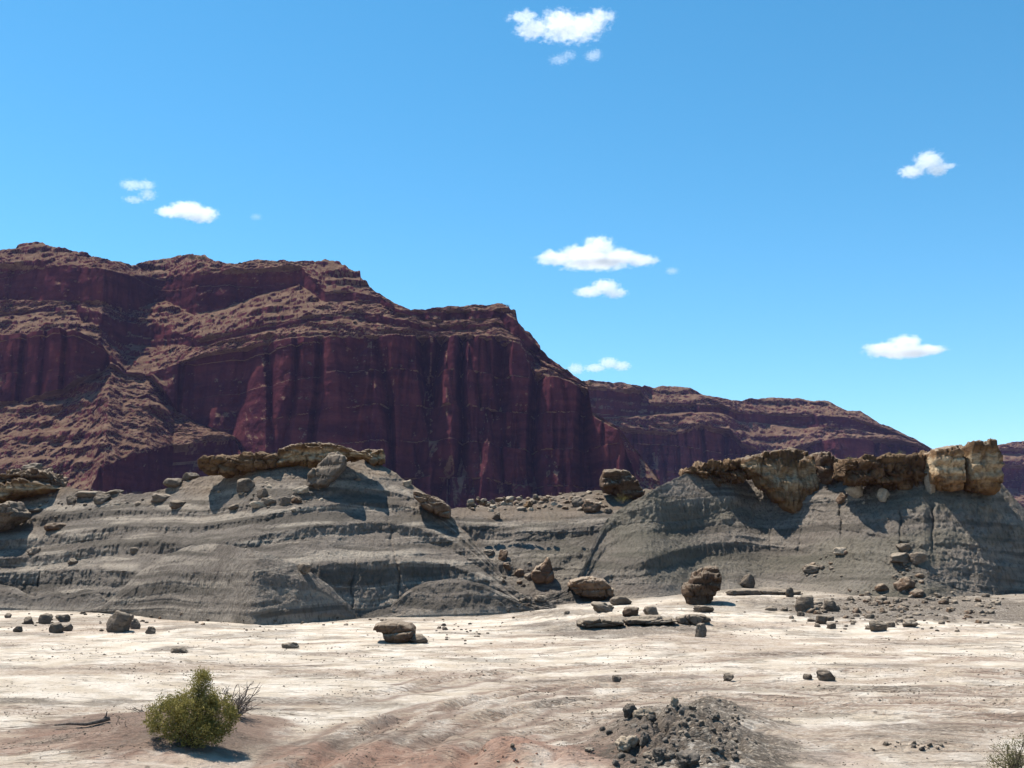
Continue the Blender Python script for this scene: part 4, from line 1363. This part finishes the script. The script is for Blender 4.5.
# ------------------------------------------------------------------ plants
def mat_leaf(name, c1, c2, c3):
    t = NT(name)
    rnd = t.attr("tone")
    c = t.mix(t.ramp(rnd, 0.0, 0.55, smooth=False), c1, c2)
    c = t.mix(t.ramp(rnd, 0.6, 1.0, smooth=False), c, c3)
    d = t.n("ShaderNodeBsdfDiffuse")
    t.link(c, d.inputs[0])
    tr = t.n("ShaderNodeBsdfTranslucent")
    t.link(c, tr.inputs[0])
    mx = t.n("ShaderNodeMixShader")
    mx.inputs[0].default_value = 0.3
    t.link(d.outputs[0], mx.inputs[1])
    t.link(tr.outputs[0], mx.inputs[2])
    t.link(mx.outputs[0], t.out.inputs['Surface'])
    return t.m


def mat_twig(name, c1, c2):
    t = NT(name)
    n = t.noise(t.coords((1, 1, .3)), 30, 4)
    return t.finish(t.mix(t.ramp(n, .3, .7), c1, c2), .9, None, .1)


M_LEAF = mat_leaf("olive_leaf", (0.13, 0.115, 0.032), (0.225, 0.195, 0.062), (0.33, 0.28, 0.115))
M_DRYLEAF = mat_leaf("grey_olive_leaf", (0.10, 0.10, 0.05), (0.17, 0.155, 0.08), (0.24, 0.21, 0.12))
M_TWIG = mat_twig("shrub_twig", (0.06, 0.045, 0.035), (0.12, 0.095, 0.07))
M_DEAD = mat_twig("dead_twig", (0.07, 0.055, 0.045), (0.16, 0.13, 0.11))


def tubes(paths, sides=5):
    """paths: list of (points, r0, r1) -> verts, quads"""
    V, Q = [], []
    for pts, r0, r1 in paths:
        pts = np.asarray(pts, float)
        b = len(V)
        m = len(pts)
        for i, p in enumerate(pts):
            d = pts[min(i + 1, m - 1)] - pts[max(i - 1, 0)]
            d = d / (np.linalg.norm(d) + 1e-9)
            u = np.cross(d, [0.3, 0.7, 0.2]); u /= np.linalg.norm(u) + 1e-9
            w = np.cross(d, u)
            r = r0 + (r1 - r0) * i / (m - 1)
            for k in range(sides):
                an = 2 * math.pi * k / sides
                V.append(p + r * (math.cos(an) * u + math.sin(an) * w))
        for i in range(m - 1):
            for k in range(sides):
                Q.append((b + i * sides + k, b + i * sides + (k + 1) % sides, b + (i + 1) * sides + (k + 1) % sides, b + (i + 1) * sides + k))
    return np.array(V), np.array(Q)


def grow(rs, start, direc, length, wob, steps=7):
    p = np.array(start, float)
    d = np.array(direc, float)
    d /= np.linalg.norm(d)
    pts = [p.copy()]
    for _ in range(steps):
        d = d + wob * rs.normal(size=3)
        d /= np.linalg.norm(d)
        p = p + d * length / steps
        pts.append(p.copy())
    return pts


def leaves_mesh(name, centers, rs, per, spread, size, mat, parent):
    C = np.repeat(centers, per, axis=0)
    n = len(C)
    P = C + rs.normal(size=(n, 3)) * spread
    P[:, 2] = np.maximum(P[:, 2], 0.02)
    u = rs.normal(size=(n, 3)); u /= np.linalg.norm(u, axis=1)[:, None]
    w = np.cross(u, rs.normal(size=(n, 3))); w /= np.linalg.norm(w, axis=1)[:, None]
    L = (size * rs.uniform(.6, 1.4, n))[:, None]
    V = np.stack([P - u * L, P + w * L * .32, P + u * L, P - w * L * .32], 1).reshape(-1, 3)
    Q = np.arange(4 * n).reshape(-1, 4)
    clump = np.repeat(rs.rand(len(centers)), per)
    tone = np.clip(0.55 * clump + 0.45 * rs.rand(n), 0, 1)
    return mesh_from(name, V, Q, None, mat, False, {'tone': np.repeat(tone, 4)}, parent)


def shrub(name, px, py, width, height, label, seed, lobes, leafmat, per=16, nst=26, leaf=.022, rough=1.0):
    rs = np.random.RandomState(seed)
    x, y, z = ground_hit(px, py)
    root = bpy.data.objects.new(name, None)
    COL.objects.link(root)
    root.location = (x, y, z - .02)
    tag(root, label, "shrub")
    paths, cen = [], []
    for (cx, cy, cz, rx, ry, rz, n) in lobes:
        c = np.array([cx * width, cy * width, cz * height])
        r = np.array([rx * width, ry * width, rz * height])
        for _ in range(n):
            v = rs.normal(size=3); v /= np.linalg.norm(v)
            q = c + v * r * rs.uniform(.35, 1.0) ** .6
            if q[2] > 0.03:
                cen.append(q)
    cen = np.array(cen)
    for k in range(nst):
        tip = cen[rs.randint(len(cen))]
        s = np.array([rs.normal() * .05, rs.normal() * .05, 0])
        m = (s + tip) / 2 + rs.normal(size=3) * .05 * width
        t_ = np.linspace(0, 1, 7)[:, None]
        pts = (1 - t_) ** 2 * s + 2 * t_ * (1 - t_) * m + t_ ** 2 * tip
        paths.append((pts, .012, .003))
    V, Q = tubes(paths)
    st = mesh_from("stems", V, Q, None, M_TWIG, True, None, root)
    leaves_mesh("foliage", cen, rs, per, .030 * rough, leaf, leafmat, root)
    return root


shrub("shrub", 192, 747, 1.35, 1.15, "round olive green shrub on a sandy hummock at the lower left", 4,
      [(-.31, 0, .36, .24, .26, .28, 160), (0.02, -.05, .42, .26, .26, .30, 170), (.29, 0, .38, .22, .24, .30, 160), (.06, .05, .82, .115, .14, .19, 60),
       (.08, -.12, .20, .34, .22, .20, 130), (-.12, .1, .55, .22, .2, .18, 70), (.16, .0, .60, .16, .16, .16, 50)], M_LEAF, 38, 60, .019, 1.15)
shrub("shrub", 1014, 770, 0.75, 0.50, "sparse grey green shrub cut by the lower right corner", 9,
      [(-.2, 0, .45, .3, .3, .4, 60), (.2, 0, .55, .35, .3, .45, 70), (0, 0, .25, .5, .35, .25, 50)], M_DRYLEAF, 14, 30, .016, 1.2)


def dead_bush(name, px, py, label, seed, n, length, lean, up=0.8, thick=.010):
    rs = np.random.RandomState(seed)
    x, y, z = ground_hit(px, py)
    root = bpy.data.objects.new(name, None)
    COL.objects.link(root)
    root.location = (x, y, z - .02)
    tag(root, label, "dry branches")
    paths = []
    for k in range(n):
        d = np.array([lean + rs.normal() * .55, rs.normal() * .5, up + rs.normal() * .25])
        L = length * rs.uniform(.5, 1.1)
        pts = grow(rs, [rs.normal() * .07, rs.normal() * .07, 0], d, L, .16)
        paths.append((pts, thick, thick * .35))
        for _ in range(3):
            i = rs.randint(2, len(pts))
            dd = np.array(pts[i]) - np.array(pts[i - 1])
            dd = dd / np.linalg.norm(dd) + rs.normal(size=3) * .6
            paths.append((grow(rs, pts[i], dd, L * rs.uniform(.2, .45), .18, 4), thick * .55, thick * .25))
    V, Q = tubes(paths, 4)
    mesh_from("branches", V, Q, None, M_DEAD, True, None, root)
    return root


dead_bush("dead_bush", 232, 722, "tangle of bare dark twigs right of the olive shrub", 3, 44, .60, .35, .75, .013)
dead_bush("dead_bush", 145, 712, "low bare twigs left of the olive shrub", 8, 9, .30, -.3, .6, .010)
dead_bush("dead_bush", 124, 733, "small forked bare twig on the hummock's left side", 12, 3, .26, -.2, .9, .007)
# dry log lying on the hummock
lg = ground_hit(95, 726)
rs_ = np.random.RandomState(2)
pts = np.array([[-.75, .1, .0], [-.45, .02, .035], [-.15, -.02, .03], [.1, .05, .08], [.22, .1, .12]])
V, Q = tubes([(pts, .014, .045), ([pts[3], pts[3] + [.06, .02, .08], pts[3] + [.08, 0, .16]], .02, .008)], 7)
lo = mesh_from("dry_log", V, Q, None, M_DEAD, True)
lo.location = lg
tag(lo, "thin dry log lying left of the olive shrub", "log")
# dark scrub sprinkled over the far slopes: nobody could count it
def build_scrub():
    rs = np.random.RandomState(17)
    p, f = rock_shape(77, 2, 8, 0.12)
    P = []
    for (X, Y, Z, B), n, k in ((MSURF[0], 1500, (4, 6, 8)), (MSURF[1], 500, (2, 4))):
        nr, nc = X.shape
        i, j = rs.randint(5, nr - 1, n), rs.randint(5, nc - 5, n)
        b = np.floor(B[i, j]).astype(int)
        ok = np.isin(b, k) | (b >= B.max() - 1)
        den = fbm(X[i, j] / 40, Z[i, j] / 30, 0, 2, 99)
        ok &= den > rs.uniform(-.5, .5, n)
        for a, c in zip(i[ok], j[ok]):
            P.append((X[a, c], Y[a, c], Z[a, c], rs.uniform(.5, 1.3) * (1 + .6 * (rs.rand() < .1)) * Y[a, c] / 800))
    P = np.array(P)
    V = p[None] * (P[:, 3][:, None, None] * np.array([1.2, 1.2, .8])) + P[:, None, :3]
    T = (f[None] + (np.arange(len(P)) * len(p))[:, None, None]).reshape(-1, 3)
    tone = np.repeat(rs.rand(len(P)) * .5, len(p))
    tag(mesh_from("scrub", V.reshape(-1, 3), None, T, M_SCRUB, True, {'tone': tone}), kind="stuff")


M_SCRUB = mat_leaf("dark_scrub_leaf", (0.035, 0.035, 0.018), (0.06, 0.055, 0.03), (0.09, 0.08, 0.045))
build_scrub()


def far_shrub(px, py, wpx, hpx, Y, label, seed):
    rs = np.random.RandomState(seed)
    x, y, z = at(px, py, Y)
    root = bpy.data.objects.new("far_shrub", None)
    COL.objects.link(root)
    root.location = (x, y, z)
    tag(root, label, "shrub")
    w, h = wpx * Y / F, hpx * Y / F
    cen = rs.normal(size=(40, 3)) * np.array([w * .22, w * .2, h * .2]) + np.array([0, 0, h * .5])
    leaves_mesh("foliage", cen, rs, 14, w * .07, w * .05, M_SCRUB, root)
    V, Q = tubes([(np.array([[0, 0, -h * .3], [w * .05, 0, h * .25], [cen[k][0], cen[k][1], cen[k][2]]]), w * .03, w * .01) for k in range(6)], 4)
    mesh_from("stems", V, Q, None, M_TWIG, True, None, root)


for i, (px, py, wp, hp, lb) in enumerate([(192, 259, 8, 6, "dark bush on the left mountain's skyline, left of the two by the notch"), (202, 259, 9, 5, "dark bush on the left mountain's skyline, right of the two by the notch"),
                                          (429, 312, 7, 4, "dark bush on the skyline dip of the left mountain"), (590, 384, 6, 5, "dark bush where the nearer mountain meets the far ridge"),
                                          (506, 307, 7, 4, "dark bush at the end of the left mountain's lower shoulder")]):
    far_shrub(px, py + 1.5, wp, hp, 860 if i < 4 else 830, lb, 60 + i)
# tufts on the caprocks
for i, (px, py, h, lb) in enumerate([(851, 463, .45, "small olive tuft on the left end of the dark caprock wall"), (900, 457, .5, "small dry tuft on the middle of the dark caprock wall"),
                                     (622, 503, .7, "low olive tuft below the dark wedge boulder on the saddle")]):
    rs = np.random.RandomState(80 + i)
    x, y, z = surf_hit(px, py + 4)
    x, y, z = at(px, py, y - .2)
    root = bpy.data.objects.new("tuft", None)
    COL.objects.link(root)
    root.location = (x, y, z - .05)
    tag(root, lb, "plant")
    ps = [(grow(rs, [rs.normal() * .1, rs.normal() * .1, 0], [rs.normal() * .5, rs.normal() * .4, 1], h * rs.uniform(.6, 1.1), .1, 4), .008, .003) for _ in range(14)]
    V, Q = tubes(ps, 3)
    mesh_from("stems", V, Q, None, M_DEAD, True, None, root)
    leaves_mesh("foliage", np.array([q[0][k] for q in ps for k in (2, 3, 4)]), rs, 10, .05, .03, M_DRYLEAF if i == 1 else M_LEAF, root)


# ------------------------------------------------------------------ clouds: real volumes about 2 km up
CLOUD_ALT = 2000.0
CLOUD_K = 0.05


def cloud(label, cx, cy, blobs, dens=1.0, wisp=0.5, seed=0, fine=1.0):
    a, e = px2ae(cx, cy)
    Y = CLOUD_ALT / float(e)
    Xc, Zc = float(a) * Y, CZ + CLOUD_ALT
    k = Y / F / (CP - (H / 2 - cy) / F * SP)
    B = []
    for (dx, dy, rx, ry) in blobs:
        B.append((np.array([dx * k, 0.0, -dy * k]), np.array([rx * k, max(rx, ry) * 0.8 * k, ry * k])))
    # closed hull round the blobs
    v, f = ico(5)
    r = np.zeros(len(v))
    for c, rr in B:
        rr = rr * 1.25
        A_ = ((v / rr) ** 2).sum(1)
        Bq = -2 * ((v * c) / rr ** 2).sum(1)
        Cq = ((c / rr) ** 2).sum() - 1
        disc = Bq ** 2 - 4 * A_ * Cq
        hit = np.where(disc > 0, (-Bq + np.sqrt(np.maximum(disc, 0))) / (2 * A_), 0)
        r = np.maximum(r, hit)
    r = np.maximum(r, r.max() * 0.06)
    o = mesh_from("cloud", v * r[:, None], None, f, None, True)
    o.location = (Xc, Y, Zc)
    t = NT("cloud_vapour")
    tc = t.n("ShaderNodeTexCoord").outputs['Object']
    fld = None
    for c, rr in B:
        s = t.n("ShaderNodeVectorMath", operation='SUBTRACT')
        t.link(tc, s.inputs[0]); s.inputs[1].default_value = c
        dv = t.n("ShaderNodeVectorMath", operation='DIVIDE')
        t.link(s.outputs[0], dv.inputs[0]); dv.inputs[1].default_value = rr
        ln = t.n("ShaderNodeVectorMath", operation='LENGTH')
        t.link(dv.outputs[0], ln.inputs[0])
        q = t.math('SUBTRACT', 1.0, ln.outputs['Value'])
        fld = q if fld is None else t.math('SMOOTH_MAX', fld, q, 0.15)
    size = max(b[2] for b in blobs) * k
    n = t.noise(tc, 4.2 * fine / size, 8, 0.62)
    n_in = n.node.inputs['Vector']
    mp = t.n("ShaderNodeMapping")
    mp.inputs['Location'].default_value = (seed * 13.7, seed * 3.1, 0)
    mp.inputs['Scale'].default_value = (1, 1, 1.5)
    t.link(tc, mp.inputs['Vector']); t.link(mp.outputs[0], n_in)
    d = t.math('ADD', fld, t.math('MULTIPLY', t.math('SUBTRACT', n, 0.52), 3.6 * wisp))
    d = t.ramp(d, 0.04, 0.5)
    d = t.math('MULTIPLY', d, CLOUD_K * dens * 60.0 / (k * 40))
    pv = t.n("ShaderNodeVolumePrincipled")
    pv.inputs['Color'].default_value = (0.995, 0.997, 1, 1)
    pv.inputs['Anisotropy'].default_value = 0.25
    t.link(d, pv.inputs['Density'])
    t.link(pv.outputs[0], t.out.inputs['Volume'])
    o.data.materials.append(t.m)
    return tag(o, label, "cloud")


cloud("large ragged white cloud at the top of the sky", 560, 25, [(0, -2, 22, 15), (-26, 5, 22, 9), (-36, -8, 18, 6), (24, 0, 26, 9), (40, -9, 18, 7), (10, 6, 36, 8)], 0.8, .75, 1, 1.3)
cloud("thin wisp under the top cloud, left one", 563, 58, [(-4, 2, 12, 5), (6, -3, 9, 5)], .35, .8, 2)
cloud("small pale puff under the top cloud, right one", 593, 56, [(0, 0, 10, 6), (4, -3, 6, 6)], .5, .7, 3)
cloud("faint broken cloud above the left mountain, upper one", 138, 191, [(-6, -6, 14, 6), (8, -6, 11, 6), (10, 4, 10, 7), (-4, 9, 12, 4)], .6, .7, 4)
cloud("bright lens shaped cloud above the left mountain", 187, 212, [(0, -2, 22, 10), (-16, 0, 18, 6), (14, 3, 20, 9), (20, 0, 13, 6)], 1.2, .38, 5)
cloud("tiny faint cloud speck right of the lens shaped cloud", 256, 217, [(0, 0, 7, 4)], .3, .7, 6)
cloud("largest heaped white cloud in the middle of the sky", 596, 254, [(2, -6, 20, 15), (-18, 0, 20, 11), (-40, 5, 24, 7), (-46, 1, 10, 7), (22, 3, 24, 10), (44, 7, 22, 6), (0, 8, 46, 6)], 1.2, .45, 7, 1.3)
cloud("tiny puff off the right tip of the largest cloud", 672, 271, [(0, 0, 8, 4.5)], .5, .6, 8)
cloud("smaller white cloud just below the largest cloud", 601, 290, [(4, -3, 18, 9), (-12, 2, 18, 6), (14, 3, 15, 6)], 1.1, .42, 9)
cloud("small round puff low over the mountain shoulder", 576, 369, [(0, 0, 11, 7)], .8, .5, 10)
cloud("low elongated cloud right of the small round puff", 607, 366, [(2, -3, 13, 7), (-12, 2, 13, 5), (14, 0, 12, 6)], 1.0, .5, 11)
cloud("lone fan shaped cloud high on the right", 925, 165, [(4, -4, 17, 12), (-14, 7, 16, 7), (12, 4, 14, 9), (24, 1, 10, 3)], 1.0, .5, 12)
cloud("flat based cloud low on the right", 903, 347, [(2, -5, 20, 9), (-22, 2, 22, 8), (22, 3, 22, 7), (0, 5, 40, 6)], 1.2, .4, 13)
